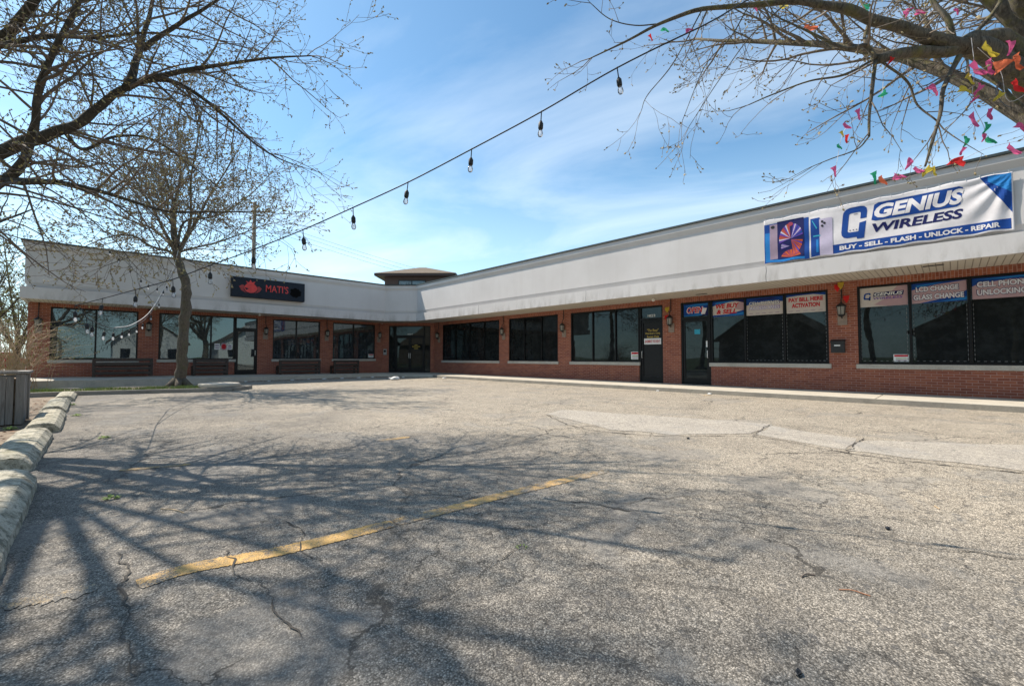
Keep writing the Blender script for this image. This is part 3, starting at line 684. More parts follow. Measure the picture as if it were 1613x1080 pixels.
# mailbox and meter box
def fr_at(fr, u, z): return fr[0]+fr[1]*u+Vector((0, 0, z))
def uR(x, y=520): return onX(x, y, XW).y
t = thing('mailbox', fr_at(FR, uR(1320), 1.3), 'black wall mailbox with white label on the brick pier below a lantern', 'mailbox')
um = uR(1320); zm = onX(1320, 545, XW).z
g = MB(); g.fbox(FR, um-0.16, um+0.16, 0.001, 0.12, zm-0.19, zm+0.15); g.build('box', blackmetal, t, bevel=0.01)
g = MB(); g.add([FR[0]+FR[1]*(um+a)+FR[2]*n+Vector((0, 0, zm+z)) for a in (-0.17, 0.17) for n, z in ((0.001, 0.19), (0.001, 0.151), (0.14, 0.10), (0.14, 0.135))], [(0, 1, 2, 3), (4, 7, 6, 5), (0, 3, 7, 4), (1, 5, 6, 2), (3, 2, 6, 7), (0, 4, 5, 1)]); g.build('lid', blackmetal, t)
g = MB(); g.fbox(FR, um-0.06, um+0.08, 0.1215, 0.126, zm-0.0, zm+0.035); g.build('name_plate', paper_m, t)
uu = 12.93
t = thing('meter_box', fr_at(FL, 12.95, 1.3), 'small grey electrical box on the brick left of the corner entrance', 'electrical box')
g = MB(); uc = 0.22; g.fbox(FC, uc-0.10, uc+0.10, 0.001, 0.09, 1.25, 1.62); g.build('box', greybox_m, t, bevel=0.01)
g = MB(); g.fbox(FC, uc-0.07, uc+0.07, 0.0905, 0.10, 1.42, 1.55); g.build('meter_window', darkpane, t)

# ================================================================== SIGNS
# restaurant sign cabinet on the north fascia
t = thing('shop_sign', (6.1, YF, 3.95), "dark sign box reading MATI'S with a red tomato emblem on the stucco", 'sign')
g = MB(); s0, s1, sz0, sz1 = 4.50, 7.72, 3.95, 4.88
FN = (Vector((0, YF, 0)), Vector((1, 0, 0)), Vector((0, -1, 0)))
g.fbox(FN, s0, s1, -0.074, 0.20, sz0, sz1); g.build('cabinet', sign_black, t, bevel=0.01)
def flat(fr, u0, u1, z0, z1, n):
    o, U, Nn = fr
    return lambda a, b, l: o+U*(u0+(u1-u0)*a)+Nn*(n+l)+Vector((0, 0, z0+(z1-z0)*b))
sf = flat(FN, s0, s1, sz0, sz1, 0.20)
m_red = simple('red_lettering', (0.62, 0.035, 0.03), 0.5)
m_dred = simple('dull_red', (0.30, 0.03, 0.03), 0.6)
g = MB()
def ell(cx, cy, rx, ry, n=22, a0=0, a1=2*math.pi): return [(cx+rx*math.cos(a0+(a1-a0)*i/n), cy+ry*math.sin(a0+(a1-a0)*i/n)) for i in range(n)]
put_poly(g, sf, ell(0.24, 0.47, 0.085, 0.24), 0.004, 0)
put_poly(g, sf, [(0.17, 0.66), (0.20, 0.70), (0.175, 0.82), (0.215, 0.76), (0.235, 0.90), (0.255, 0.77), (0.30, 0.83), (0.28, 0.71), (0.31, 0.66), (0.24, 0.70)], 0.005, 0)
put_poly(g, sf, [(0.13, 0.62), (0.155, 0.60), (0.15, 0.35), (0.19, 0.2), (0.12, 0.33), (0.09, 0.52)], 0.004, 1); put_poly(g, sf, [(0.35, 0.60), (0.325, 0.58), (0.33, 0.35), (0.29, 0.2), (0.36, 0.33), (0.385, 0.5)], 0.004, 1)
put_poly(g, sf, [(0.165, 0.50), (0.215, 0.44), (0.18, 0.36)], 0.007, 2)
put_poly(g, sf, [(0.18, 0.60), (0.24, 0.66), (0.30, 0.60), (0.24, 0.63)], 0.007, 1)
g.build('emblem', [m_red, m_dred, sign_black], t, recalc=False)
g = MB(); put_text(g, sf, "MATI'S", 0.44, 0.755, 0.36, 0.74, 0.006, 0, 0.008); g.build('lettering', m_red, t, recalc=False)
g = MB(); put_poly(g, sf, [(0.86+0.08*math.cos(a*0.3)*(1+0.18*math.sin(a*1.7)), 0.45+0.26*math.sin(a*0.3)*(1+0.15*math.cos(a*2.3))) for a in range(21)], 0.004, 0); g.build('burnt_patch', soot, t, recalc=False)

# big banner on the east fascia
FB = (Vector((XF, 0, 0)), Vector((0, -1, 0)), Vector((-1, 0, 0)))      # u runs left to right as seen
bu0, bu1, bz0, bz1 = -3.70, 0.955, 3.76, 4.99
def ban(a, b, l):
    W = bu1-bu0; x = a*W; y = b*(bz1-bz0)
    wr = 0.016*math.sin(9*(x*0.35-y*1.0)+2.5*noise.noise(Vector((x*0.8, y*0.8, 1))))*(0.25+0.75*abs(noise.noise(Vector((x*0.5+5, y, 3))))*2)
    fan = max(0, (a-0.74)/0.26); ang = math.atan2(1.02-b, (1.0-a)*3.8+0.02); wr = wr*(1-fan*0.6)+0.02*fan*math.sin(ang*16)*min(1, math.hypot((1-a)*4, 1-b)*2.0)
    d = 0.018*noise.noise(Vector((x*1.1, y*1.3, 7)))
    edge = min(a, 1-a)*W; eb = 0.012*math.sin(x*10.5)*((1-abs(2*b-1)) < 0.12)
    sag = -0.012*math.sin(math.pi*a)*(1-b)
    n = -0.05+max(0, 0.030+wr+d)
    if b > 0.90: n = n*0.8+0.0
    return FB[0]+FB[1]*(bu0+W*a)+FB[2]*(n+l)+Vector((0, 0, bz0+(bz1-bz0)*b+eb+sag))
t = thing('banner', (XF, 1.4, 3.76), 'wide wrinkled white and blue banner reading GENIUS WIRELESS tied on the stucco', 'banner')
mats = [ban_white, ban_blue, ban_navy, ban_sky, ban_rose, ban_or, ban_lilac, ban_grey, ban_violet, ban_teal, blackmetal]
g = MB(); put_grid(g, ban, 0, 1, 0, 1, 0, 0, 170, 50)
sheet = g.build('sheet', [ban_white], t, smooth=True, recalc=False)
sm_ = sheet.modifiers.new('th', 'SOLIDIFY'); sm_.thickness = 0.002; sm_.offset = -1
g = MB(); h = 0.004
ban_real = ban
def ban(a, b, l): return (a, b, l)
put_grid(g, ban, 0.272, 0.985, 0.035, 0.205, h, 1, 70, 5)                         # blue bar
# blue corner triangle (right), fan of strips
T0, T1, T2 = (0.865, 0.985), (0.992, 0.985), (0.992, 0.30)
for i in range(12):
    for j in range(12):
        a0_, a1_ = i/12, (i+1)/12; b0_, b1_ = j/12, (j+1)/12
        def tp(a, b):
            p = (T0[0]+(T1[0]-T0[0])*a, T0[1]); q = (T0[0]+(T2[0]-T0[0])*a, T0[1]+(T2[1]-T0[1])*a); return (p[0]+(q[0]-p[0])*b, p[1]+(q[1]-p[1])*b)
        mi = 3 if (b0_ < 0.42 and a0_ > 0.2) else 1
        put_poly(g, ban, [tp(a0_, b0_), tp(a1_, b0_), tp(a1_, b1_), tp(a0_, b1_)], h, mi)
# photo panel left: bright blue ground, tablet, phone
put_grid(g, ban, 0.0, 0.178, 0.0, 0.90, h, 1, 16, 14); put_grid(g, ban, 0.004, 0.03, 0.02, 0.70, h*1.6, 3, 3, 8); put_grid(g, ban, 0.02, 0.16, 0.01, 0.06, h*1.6, 3, 9, 2)
put_grid(g, ban, 0.022, 0.052, 0.08, 0.88, h*2, 7, 3, 14); put_grid(g, ban, 0.052, 0.158, 0.07, 0.92, h*2, 2, 9, 14)
put_poly(g, ban, ell(0.034, 0.82, 0.008, 0.035, 10), h*3, 10)
def fanprint(cx, cy, rx, ry, a0, a1, ms, n):
    for i in range(n):
        x0 = math.radians(a0+(a1-a0)*i/n); x1 = math.radians(a0+(a1-a0)*(i+0.86)/n)
        put_poly(g, ban, [(cx, cy), (cx+rx*math.cos(x0), cy+ry*math.sin(x0)), (cx+rx*math.cos(x1), cy+ry*math.sin(x1))], h*3, ms[i % len(ms)])
fanprint(0.105, 0.50, 0.046, 0.34, 95, 195, [4, 5, 6, 8], 12); fanprint(0.107, 0.49, 0.048, 0.34, 10, 80, [8, 1, 8, 6], 9)
fanprint(0.107, 0.47, 0.046, 0.34, -80, -5, [5, 4, 5, 8], 9); fanprint(0.105, 0.08, 0.040, 0.17, 10, 170, [5, 4], 9); fanprint(0.10, 0.33, 0.034, 0.16, 150, 200, [8, 6], 5)
put_poly(g, ban, ell(0.105, 0.82, 0.010, 0.045, 10), h*3, 4)
put_grid(g, ban, 0.185, 0.222, 0.02, 0.84, h*2, 1, 4, 12); put_grid(g, ban, 0.220, 0.272, 0.02, 0.80, h*2.2, 6, 4, 12)
put_poly(g, ban, [(0.19, 0.80), (0.193, 0.80), (0.212, 0.62), (0.208, 0.60)], h*3, 9); put_grid(g, ban, 0.195, 0.223, 0.44, 0.47, h*3, 9, 3, 1); put_grid(g, ban, 0.206, 0.216, 0.10, 0.38, h*3, 3, 1, 5)
for cx, cy in ((0.232, 0.74), (0.232, 0.65), (0.241, 0.70)): put_poly(g, ban, ell(cx, cy, 0.005, 0.028, 8), h*3.4, 10)
# G logo : rounded open ring with a phone inside
def ring(pts_o, pts_i, mi, lf):
    n = len(pts_o); vs = [ban(a, b, lf) for a, b in pts_o]+[ban(a, b, lf) for a, b in pts_i]
    g.add(vs, [(i, i+1, n+i+1, n+i) for i in range(n-1)], mi)
sh = 0.010
def sk(p): return (p[0]+sh*(p[1]-0.5)*2.2, p[1])
go = [(0.405, 0.66), (0.405, 0.80), (0.402, 0.86), (0.392, 0.90), (0.378, 0.915), (0.335, 0.915), (0.318, 0.89), (0.310, 0.84), (0.308, 0.78), (0.308, 0.44), (0.311, 0.37), (0.320, 0.32), (0.335, 0.30), (0.372, 0.30), (0.374, 0.26), (0.400, 0.26)]
gi = [(0.380, 0.66), (0.380, 0.77), (0.379, 0.79), (0.374, 0.80), (0.368, 0.80), (0.342, 0.80), (0.336, 0.79), (0.333, 0.77), (0.333, 0.75), (0.333, 0.48), (0.333, 0.44), (0.337, 0.42), (0.343, 0.41), (0.376, 0.41), (0.378, 0.41), (0.378, 0.41)]
ring([sk(p) for p in go], [sk(p) for p in gi], 1, h)
put_poly(g, ban, [sk(p) for p in ((0.376, 0.30), (0.402, 0.26), (0.405, 0.60), (0.378, 0.58))], h, 1)
put_poly(g, ban, [sk(p) for p in ((0.352, 0.775), (0.368, 0.775), (0.368, 0.765), (0.352, 0.765))], h*1.5, 2)
for i in range(3): put_poly(g, ban, [sk(p) for p in ell(0.343+0.013*i, 0.45, 0.0025, 0.012, 8)], h*1.5, 2)
def rrect(u0, u1, v0, v1, r, rv, skew):
    P = []
    for cx, cy, a in ((u1-r, v1-rv, 0), (u0+r, v1-rv, 90), (u0+r, v0+rv, 180), (u1-r, v0+rv, 270)):
        for k in range(4):
            an = math.radians(a+30*k); P.append((cx+r*math.cos(an), cy+rv*math.sin(an)))
    return [(p[0]+skew*(p[1]-v0), p[1]) for p in P]
# GENIUS plate as vertical slices so it follows the cloth
def slab(u0, u1, v0, v1, mi, skew, lf, n=22):
    for i in range(n):
        a = u0+(u1-u0)*i/n; b = u0+(u1-u0)*(i+1)/n; e0 = 0.03 if i == 0 else 0; e1 = 0.03 if i == n-1 else 0
        put_poly(g, ban, [(a, v0+e0), (b, v0+e1), (b+skew*(v1-v0), v1-e1), (a+skew*(v1-v0), v1-e0)], lf, mi)
slab(0.428, 0.785, 0.56, 0.915, 1, 0.035, h)
put_text(g, ban, "GENIUS", 0.440, 0.800, 0.60, 0.875, h*2, 0, 0.045, 0.22)
put_text(g, ban, "WIRELESS", 0.430, 0.795, 0.335, 0.51, h, 2, 0.035, 0.18)
put_text(g, ban, "BUY - SELL - FLASH - UNLOCK - REPAIR", 0.298, 0.94, 0.075, 0.165, h*2, 0, 0.04, 0.0)
def drape(mb, step=0.012):
    """cut the flat print finely, then lay it on the wrinkled cloth"""
    me = bpy.data.meshes.new('t'); me.from_pydata(mb.v, [], mb.f); me.polygons.foreach_set('material_index', mb.m)
    bm = bmesh.new(); bm.from_mesh(me); bmesh.ops.triangulate(bm, faces=bm.faces)
    for _ in range(7):
        es = [e_ for e_ in bm.edges if abs(e_.verts[0].co.x-e_.verts[1].co.x) > step or abs(e_.verts[0].co.y-e_.verts[1].co.y) > step*4]
        if not es: break
        bmesh.ops.subdivide_edges(bm, edges=es, cuts=1); bmesh.ops.triangulate(bm, faces=[f_ for f_ in bm.faces if len(f_.verts) > 3])
    o = MB(); bm.verts.ensure_lookup_table(); o.v = [tuple(ban_real((3.70-onX(1203+396*v.co.x, 345, XF).y)/4.655, v.co.y, v.co.z)) for v in bm.verts]; o.f = [tuple(v.index for v in f_.verts) for f_ in bm.faces]; o.m = [f_.material_index for f_ in bm.faces]; bm.free(); return o
g = drape(g); ban = ban_real
g.build('print', mats, t, recalc=False)
g = MB()
for i in range(23):
    a = 0.01+0.98*i/22; P = ban(a, 0.985, 0.003); g.tube([P, P+Vector((0, 0.01, 0.05+0.02*rng.random()))], 0.004, 4)
g.build('ties', white_m, t)

# window signs (printed sheets stuck on the glass)
def winsign(fr, ua, ub, za, zb_, label, bgmi, draw, swap=True):
    """u runs left to right as seen"""
    o, U, Nn = fr; 
    mats = [ban_cream, ban_blue, ban_navy, ban_sky, ban_red, ban_pink, ban_lt, paper_m, ban_violet, ban_grey, weed_m]
    s = MB(); base = o+U*((ua+ub)/2)+Vector((0, 0, za))
    def sf(a, b, l): return o+U*(ua+(ub-ua)*a)+Nn*(-0.072+l)+Vector((0, 0, za+(zb_-za)*b))
    s.fbox(fr, min(ua, ub), max(ua, ub), -0.0795, -0.072, za, zb_, bgmi)
    draw(s, sf)
    ob = s.build('window_sign', mats, loc=base, recalc=False); return tag(ob, label, 'window sign')
e = 0.0025
def swoosh(s, sf, top=True, c=(1, 3, 2)):
    if top:
        put_poly(s, sf, [(0, 1), (1, 1), (1, 0.97), (0.55, 0.90), (0, 0.70)], e, c[0]); put_poly(s, sf, [(0.15, 0.93), (0.75, 0.985), (0.5, 0.90), (0.05, 0.80)], e*1.5, c[1]); put_poly(s, sf, [(0.6, 1), (1, 1), (1, 0.8), (0.85, 0.88)], e*1.8, c[2])
    else:
        put_poly(s, sf, [(0, 0), (1, 0), (1, 0.34), (0.5, 0.12), (0, 0.10)], e, c[0]); put_poly(s, sf, [(0.3, 0.04), (1, 0.05), (1, 0.22), (0.7, 0.12)], e*1.5, c[1])
def d_open(s, sf):
    put_poly(s, sf, [(0.0, 0.8), (0.5, 0.98), (1, 0.95), (1, 0.85), (0.5, 0.82)], e, 3); put_poly(s, sf, [(0, 0.05), (0.6, 0.16), (1, 0.05), (1, 0), (0, 0)], e, 3); put_poly(s, sf, [(0.75, 0), (1, 0), (1, 0.8)], e*1.2, 2)
    put_poly(s, sf, [(0.72, 0.12), (0.88, 0.10), (0.97, 0.58), (0.81, 0.62)], e*3.5, 6)
    put_text(s, sf, "OPEN", 0.125, 0.815, 0.215, 0.755, e*1.8, 7, 0.06, 0.2); put_text(s, sf, "OPEN", 0.15, 0.79, 0.25, 0.72, e*2.6, 4, 0.03, 0.2)
def d_buy(s, sf):
    swoosh(s, sf); swoosh(s, sf, False); put_poly(s, sf, [(0.72, 0.45), (1, 0.3), (1, 0.86), (0.85, 0.82)], e, 5)
    put_text(s, sf, "WE BUY", 0.12, 0.86, 0.52, 0.82, e*2.5, 4, 0.04, 0.2); put_text(s, sf, "& SELL", 0.14, 0.78, 0.16, 0.46, e*2.5, 4, 0.04, 0.2)
def d_acc(s, sf):
    put_poly(s, sf, [(0, 1), (1, 1), (1, 0.70), (0.6, 0.78), (0.25, 0.72), (0, 0.60)], e, 1); put_poly(s, sf, [(0.1, 0.92), (0.7, 0.97), (0.9, 0.88), (0.4, 0.84)], e*1.3, 2)
    put_text(s, sf, "CELL PHONES", 0.065, 0.925, 0.585, 0.80, e*1.8, 2, 0.05); put_text(s, sf, "CELL PHONES", 0.08, 0.91, 0.60, 0.78, e*2.6, 7, 0.015)
    put_text(s, sf, "ACCESSORIES", 0.065, 0.925, 0.315, 0.53, e*1.8, 8, 0.05); put_text(s, sf, "ACCESSORIES", 0.08, 0.91, 0.33, 0.51, e*2.6, 6, 0.015)
    for k in range(5): put_poly(s, sf, [(0.08+0.18*k, 0.09), (0.19+0.18*k, 0.09), (0.19+0.18*k, 0.125), (0.08+0.18*k, 0.125)], e*2, 9)
def d_pay(s, sf):
    put_poly(s, sf, [(0, 1), (1, 1), (1, 0.86), (0.7, 0.95), (0.3, 0.93), (0, 0.88)], e, 1)
    put_text(s, sf, "PAY BILL HERE", 0.06, 0.94, 0.60, 0.82, e*2.5, 4, 0.04); put_text(s, sf, "ACTIVATION", 0.14, 0.86, 0.28, 0.52, e*2.5, 4, 0.04)
    for k in range(5): put_poly(s, sf, [(0.06+0.19*k, 0.09), (0.17+0.19*k, 0.09), (0.17+0.19*k, 0.12), (0.06+0.19*k, 0.12)], e*2, 9)
def d_gen(s, sf):
    put_poly(s, sf, [(0.6, 0), (1, 0), (1, 1), (0.8, 1), (0.5, 0.35), (0.3, 0.1)], e, 5)
    for a, b in (((0.07, 0.33), (0.11, 0.33)), ((0.11, 0.33), (0.22, 0.33))): pass
    P = [(0.235, 0.62), (0.235, 0.70), (0.21, 0.74), (0.12, 0.72), (0.09, 0.66), (0.075, 0.46), (0.09, 0.39), (0.19, 0.38), (0.19, 0.34), (0.225, 0.34)]; Q = [(0.20, 0.62), (0.20, 0.655), (0.19, 0.665), (0.14, 0.65), (0.125, 0.62), (0.115, 0.50), (0.125, 0.46), (0.20, 0.46), (0.2, 0.46), (0.2, 0.46)]
    n = len(P); s.add([sf(a, b, e*2) for a, b in P]+[sf(a, b, e*2) for a, b in Q], [(i, i+1, n+i+1, n+i) for i in range(n-1)], 1)
    put_poly(s, sf, [(0.19, 0.34), (0.225, 0.34), (0.235, 0.56), (0.20, 0.54)], e*2, 1)
    put_poly(s, sf, [(0.285, 0.52), (0.91, 0.52), (0.93, 0.75), (0.305, 0.73)], e*2, 2); put_text(s, sf, "GENIUS", 0.31, 0.905, 0.55, 0.715, e*3, 7, 0.03, 0.2); put_text(s, sf, "WIRELESS", 0.29, 0.90, 0.365, 0.48, e*2, 8, 0.012, 0.2)
def d_lcd(s, sf):
    put_poly(s, sf, [(0, 1), (1, 1), (1, 0.98), (0.45, 0.88), (0, 0.68)], e, 1); put_poly(s, sf, [(0.1, 0.9), (0.6, 0.98), (0.4, 0.9), (0.05, 0.8)], e*1.4, 3)
    put_poly(s, sf, [(0.15, 0), (1, 0), (1, 0.5), (0.75, 0.25), (0.4, 0.1)], e, 1); put_poly(s, sf, [(0.5, 0.02), (1, 0.05), (1, 0.2), (0.8, 0.12)], e*1.4, 3)
    for tx, a, b, v0, v1 in (("LCD CHANGE", 0.08, 0.86, 0.57, 0.82), ("GLASS CHANGE", 0.03, 0.95, 0.17, 0.43)):
        put_text(s, sf, tx, a-0.012, b+0.012, v0-0.025, v1+0.025, e*1.8, 2, 0.075); put_text(s, sf, tx, a, b, v0, v1, e*2.6, 6, 0.035)
def d_unl(s, sf):
    put_poly(s, sf, [(0, 1), (1, 1), (1, 0.80), (0.6, 0.86), (0.1, 0.72), (0, 0.62)], e, 1); put_poly(s, sf, [(0.05, 0.93), (0.9, 0.99), (0.95, 0.92), (0.5, 0.9)], e*1.4, 3); put_poly(s, sf, [(0.84, 0.2), (1, 0.15), (1, 0.62), (0.88, 0.60)], e, 1)
    for tx, a, b, v0, v1 in (("CELL PHONES", 0.08, 0.95, 0.56, 0.82), ("UNLOCKING", 0.08, 0.85, 0.17, 0.44)):
        put_text(s, sf, tx, a-0.012, b+0.012, v0-0.025, v1+0.025, e*1.8, 2, 0.075); put_text(s, sf, tx, a, b, v0, v1, e*2.6, 6, 0.035)
winsign(FR, 6.86, 6.00, 2.585, 3.02, 'blue sign with red OPEN lettering above the phone shop door', 1, d_open)
winsign(FR, 5.85, 4.83, 2.50, 3.03, 'window sign reading WE BUY & SELL in red between blue swooshes', 0, d_buy)
winsign(FR, 4.75, 3.70, 2.47, 3.03, 'window sign reading CELL PHONES ACCESSORIES', 0, d_acc)
winsign(FR, 3.60, 2.60, 2.46, 3.03, 'cream window sign reading PAY BILL HERE ACTIVATION in red', 0, d_pay)
winsign(FR, 1.80, 0.81, 2.50, 3.03, 'pinkish window sign with the GENIUS WIRELESS logo', 0, d_gen)
winsign(FR, 0.73, -0.27, 2.51, 3.03, 'window sign reading LCD CHANGE GLASS CHANGE', 5, d_lcd)
winsign(FR, -0.36, -1.38, 2.52, 3.03, 'window sign reading CELL PHONES UNLOCKING at the right frame edge', 5, d_unl)
def d_sale(s, sf):
    put_poly(s, sf, [(0.06, 0.68), (0.94, 0.68), (0.94, 0.93), (0.06, 0.93)], e, 4); put_poly(s, sf, [(0.15, 0.40), (0.85, 0.40), (0.85, 0.50), (0.15, 0.50)], e, 10); put_poly(s, sf, [(0.15, 0.16), (0.85, 0.16), (0.85, 0.26), (0.15, 0.26)], e, 9)
winsign(FR, 1.13, 0.82, 0.98, 1.18, 'small red and green notice at the foot of the window below the logo sign', 7, d_sale)
winsign(FR, 9.04, 8.68, 1.02, 1.32, 'small white notice at the foot of the window left of the boarded door', 7, d_sale)
winsign(FL, 12.20, 12.52, 1.08, 1.30, 'small red and white notice in the window nearest the corner entrance', 7, d_sale)
def d_none(s, sf): put_poly(s, sf, [(0.15, 0.55), (0.85, 0.55), (0.85, 0.8), (0.15, 0.8)], e, 9); put_poly(s, sf, [(0.15, 0.2), (0.85, 0.2), (0.85, 0.4), (0.15, 0.4)], e, 9)
winsign(FL, 4.22, 4.44, 1.48, 1.78, 'left of two white paper notices in the window by the restaurant door', 7, d_none)
winsign(FL, 4.76, 4.96, 1.48, 1.75, 'right of two white paper notices in the window by the restaurant door', 7, d_none)
def d_red(s, sf): put_poly(s, sf, ell(0.5, 0.5, 0.45, 0.4, 12), e, 4)
winsign(FL, 4.50, 4.72, 1.46, 1.80, 'red poster between two white notices by the restaurant door', 5, d_red)
def numbers(fr, ua, ub, z0, z1, txt, label):
    s = MB(); o, U, Nn = fr
    def sf(a, b, l): return o+U*(ua+(ub-ua)*a)+Nn*(-0.076+l)+Vector((0, 0, z0+(z1-z0)*b))
    put_text(s, sf, txt, 0, 1, 0, 1, 0, 0, 0.02); return tag(s.build('street_number', paper_m, loc=o+U*ua+Vector((0, 0, z0)), recalc=False), label, 'number')
numbers(FL, 5.42, 5.72, 2.62, 2.72, '14507', 'pale street number on the glass above the restaurant door')
numbers(FR, 8.30, 7.98, 2.66, 2.76, '1022', 'pale street number on the glass above the boarded door')
numbers(FC, mid-0.16, mid+0.16, 2.53, 2.61, '1024', 'pale street number above the corner double doors')
# lettering and notice on the boarded door
s = MB(); o, U, Nn = FR
def sfd(a, b, l): return o+U*(8.40-0.62*a)+Nn*(-0.074+l)+Vector((0, 0, 1.84+0.36*b))
put_text(s, sfd, '"The Rose"', 0.12, 0.88, 0.70, 1.0, 0, 0, 0.01, 0.2); put_text(s, sfd, 'Members Only', 0.0, 1.0, 0.36, 0.62, 0, 0, 0.02); put_text(s, sfd, 'Social Club', 0.1, 0.9, 0.02, 0.28, 0, 0, 0.02)
tag(s.build('door_lettering', gold, loc=(XW, 8.1, 1.84), recalc=False), 'gold lettering on the black boarded door', 'lettering')
t = thing('door_notice', (XW, 8.1, 1.6), 'white and red strip notice under gold lettering on the boarded door', 'notice')
s = MB(); s.fbox(FR, 7.74, 8.44, -0.045, -0.038, 1.60, 1.83); s.build('card', paper_m, t)
s = MB(); put_text(s, lambda a, b, l: o+U*(8.40-0.62*a)+Nn*(-0.035)+Vector((0, 0, 1.66+0.11*b)), 'BASEMENT FOR RENT', 0, 1, 0, 1, 0, 0, 0.02); s.build('lettering', ban_red, t, recalc=False)
s = MB(); oC, UC_, NC = FC
def sfe(a, b, l): return oC+UC_*(mid+0.14+0.5*a)+NC*(-0.074)+Vector((0, 0, 1.62+0.28*b))
put_text(s, sfe, 'ENTRANCE', 0.0, 1.0, 0.40, 0.70, 0, 0, 0.03); put_poly(s, sfe, [(0.2, 0.85), (0.5, 1.0), (0.8, 0.85), (0.5, 0.8)], 0, 0); put_poly(s, sfe, [(0.2, 0.2), (0.8, 0.2), (0.7, 0.05), (0.3, 0.05)], 0, 0)
tag(s.build('door_lettering', gold, loc=(14.2, 24, 1.6), recalc=False), 'yellow emblem on the right leaf of the corner double doors', 'lettering')
# door stickers on the phone shop door
s = MB(); s.fbox(FR, 6.28, 6.48, -0.0775, -0.072, 1.93, 2.10); tag(s.build('door_sticker', ban_teal, loc=(XW, 6.4, 1.9)), 'blue sticker on the phone shop door glass', 'sticker')
s = MB(); s.fbox(FR, 6.02, 6.07, -0.049, -0.044, 1.46, 1.68); tag(s.build('door_sticker', paper_m, loc=(XW, 6.05, 1.4)), 'white label on the phone shop door frame', 'sticker')

# ================================================================== BENCHES
def bench(x0, x1, label):
    y = 24.35; zb = zL((x0+x1)/2)+0.001; t = thing('bench', ((x0+x1)/2, y, zb), label, 'bench', 'dark slatted benches along the restaurant front')
    for x in (x0, x1-0.11):
        g = MB(); g.box(x, x+0.11, y-0.055, y+0.055, zb, zb+0.76); g.box(x, x+0.11, y+0.45, y+0.54, zb, zb+0.42); g.box(x+0.01, x+0.10, y+0.055, y+0.45, zb+0.30, zb+0.40); g.build('leg', darkwood, t, bevel=0.012)
    g = MB()
    for k in range(4):
        z = zb+0.08+0.185*k; g.box(x0+0.08, x1-0.08, y-0.085, y-0.057, z, z+0.125)
    g.build('backrest', darkwood, t, bevel=0.015)
    g = MB()
    for k in range(3): g.box(x0+0.02, x1-0.02, y+0.07+0.16*k, y+0.21+0.16*k, zb+0.421, zb+0.455)
    g.build('seat', darkwood, t, bevel=0.008); return t
bench(-0.06, 1.84, 'long dark slatted bench left of the thin tree')
bench(3.25, 4.63, 'short dark slatted bench just left of the restaurant door')
bench(6.86, 8.94, 'long dark slatted bench right of the restaurant door')
bench(9.67, 11.15, 'short dark slatted bench nearest the corner entrance')

# ================================================================== WHEEL STOPS
def wheel_stop(x, y0, y1, label, seed):
    r = random.Random(seed); prof = [(-0.19, 0.0), (-0.185, 0.06), (-0.14, 0.125), (-0.085, 0.15), (0.06, 0.152), (0.125, 0.13), (0.185, 0.06), (0.195, 0.0)]
    n = 70; vs = []; fs = []; k = len(prof); tilt = r.uniform(-0.025, 0.025)
    for i in range(n+1):
        f = i/n; y = y0+(y1-y0)*f; e_ = (1-f)*(y1-y0)/0.10; s = min(1, 0.82+0.18*e_); s = min(s, 0.93+0.07*f*(y1-y0)/0.05)
        for j, (a, z) in enumerate(prof):
            q = Vector((a*3, y*3.0, z*5+seed)); dn = noise.noise(q)*0.012+noise.noise(q*5.3)*0.006
            vs.append((x+tilt*(f-0.5)+a*s+dn, y+(noise.noise(q*2)*0.02 if i in (0, n) else 0), z*s+(dn if z > 0 else -0.02)))
    for i in range(n):
        for j in range(k-1): fs.append((i*k+j, i*k+j+1, (i+1)*k+j+1, (i+1)*k+j))
    fs.append(tuple(range(k))); fs.append(tuple(n*k+j for j in range(k-1, -1, -1)))
    g = MB(); g.add(vs, fs); 
    o = g.build('wheel_stop', stop_m, loc=(x, (y0+y1)/2, 0)); return tag(o, label, 'wheel stop', 'concrete wheel stops along the left edge of the lot')
SX = -0.53
for i, (y0, y1, lb) in enumerate([(2.9, 5.72, 'large cracked mossy wheel stop nearest the camera at the left frame edge'), (6.25, 8.72, 'second wheel stop from the camera with a dark hollow in its near end'),
        (9.22, 11.72, 'third wheel stop from the camera level with the timber box'), (12.25, 14.8, 'fourth wheel stop from the camera just past the timber box'), (15.35, 17.5, 'farthest wheel stop by the grass island')]):
    wheel_stop(SX+(0.02, -0.05, 0.0, -0.03, 0.01)[i], y0, y1, lb, i+1)

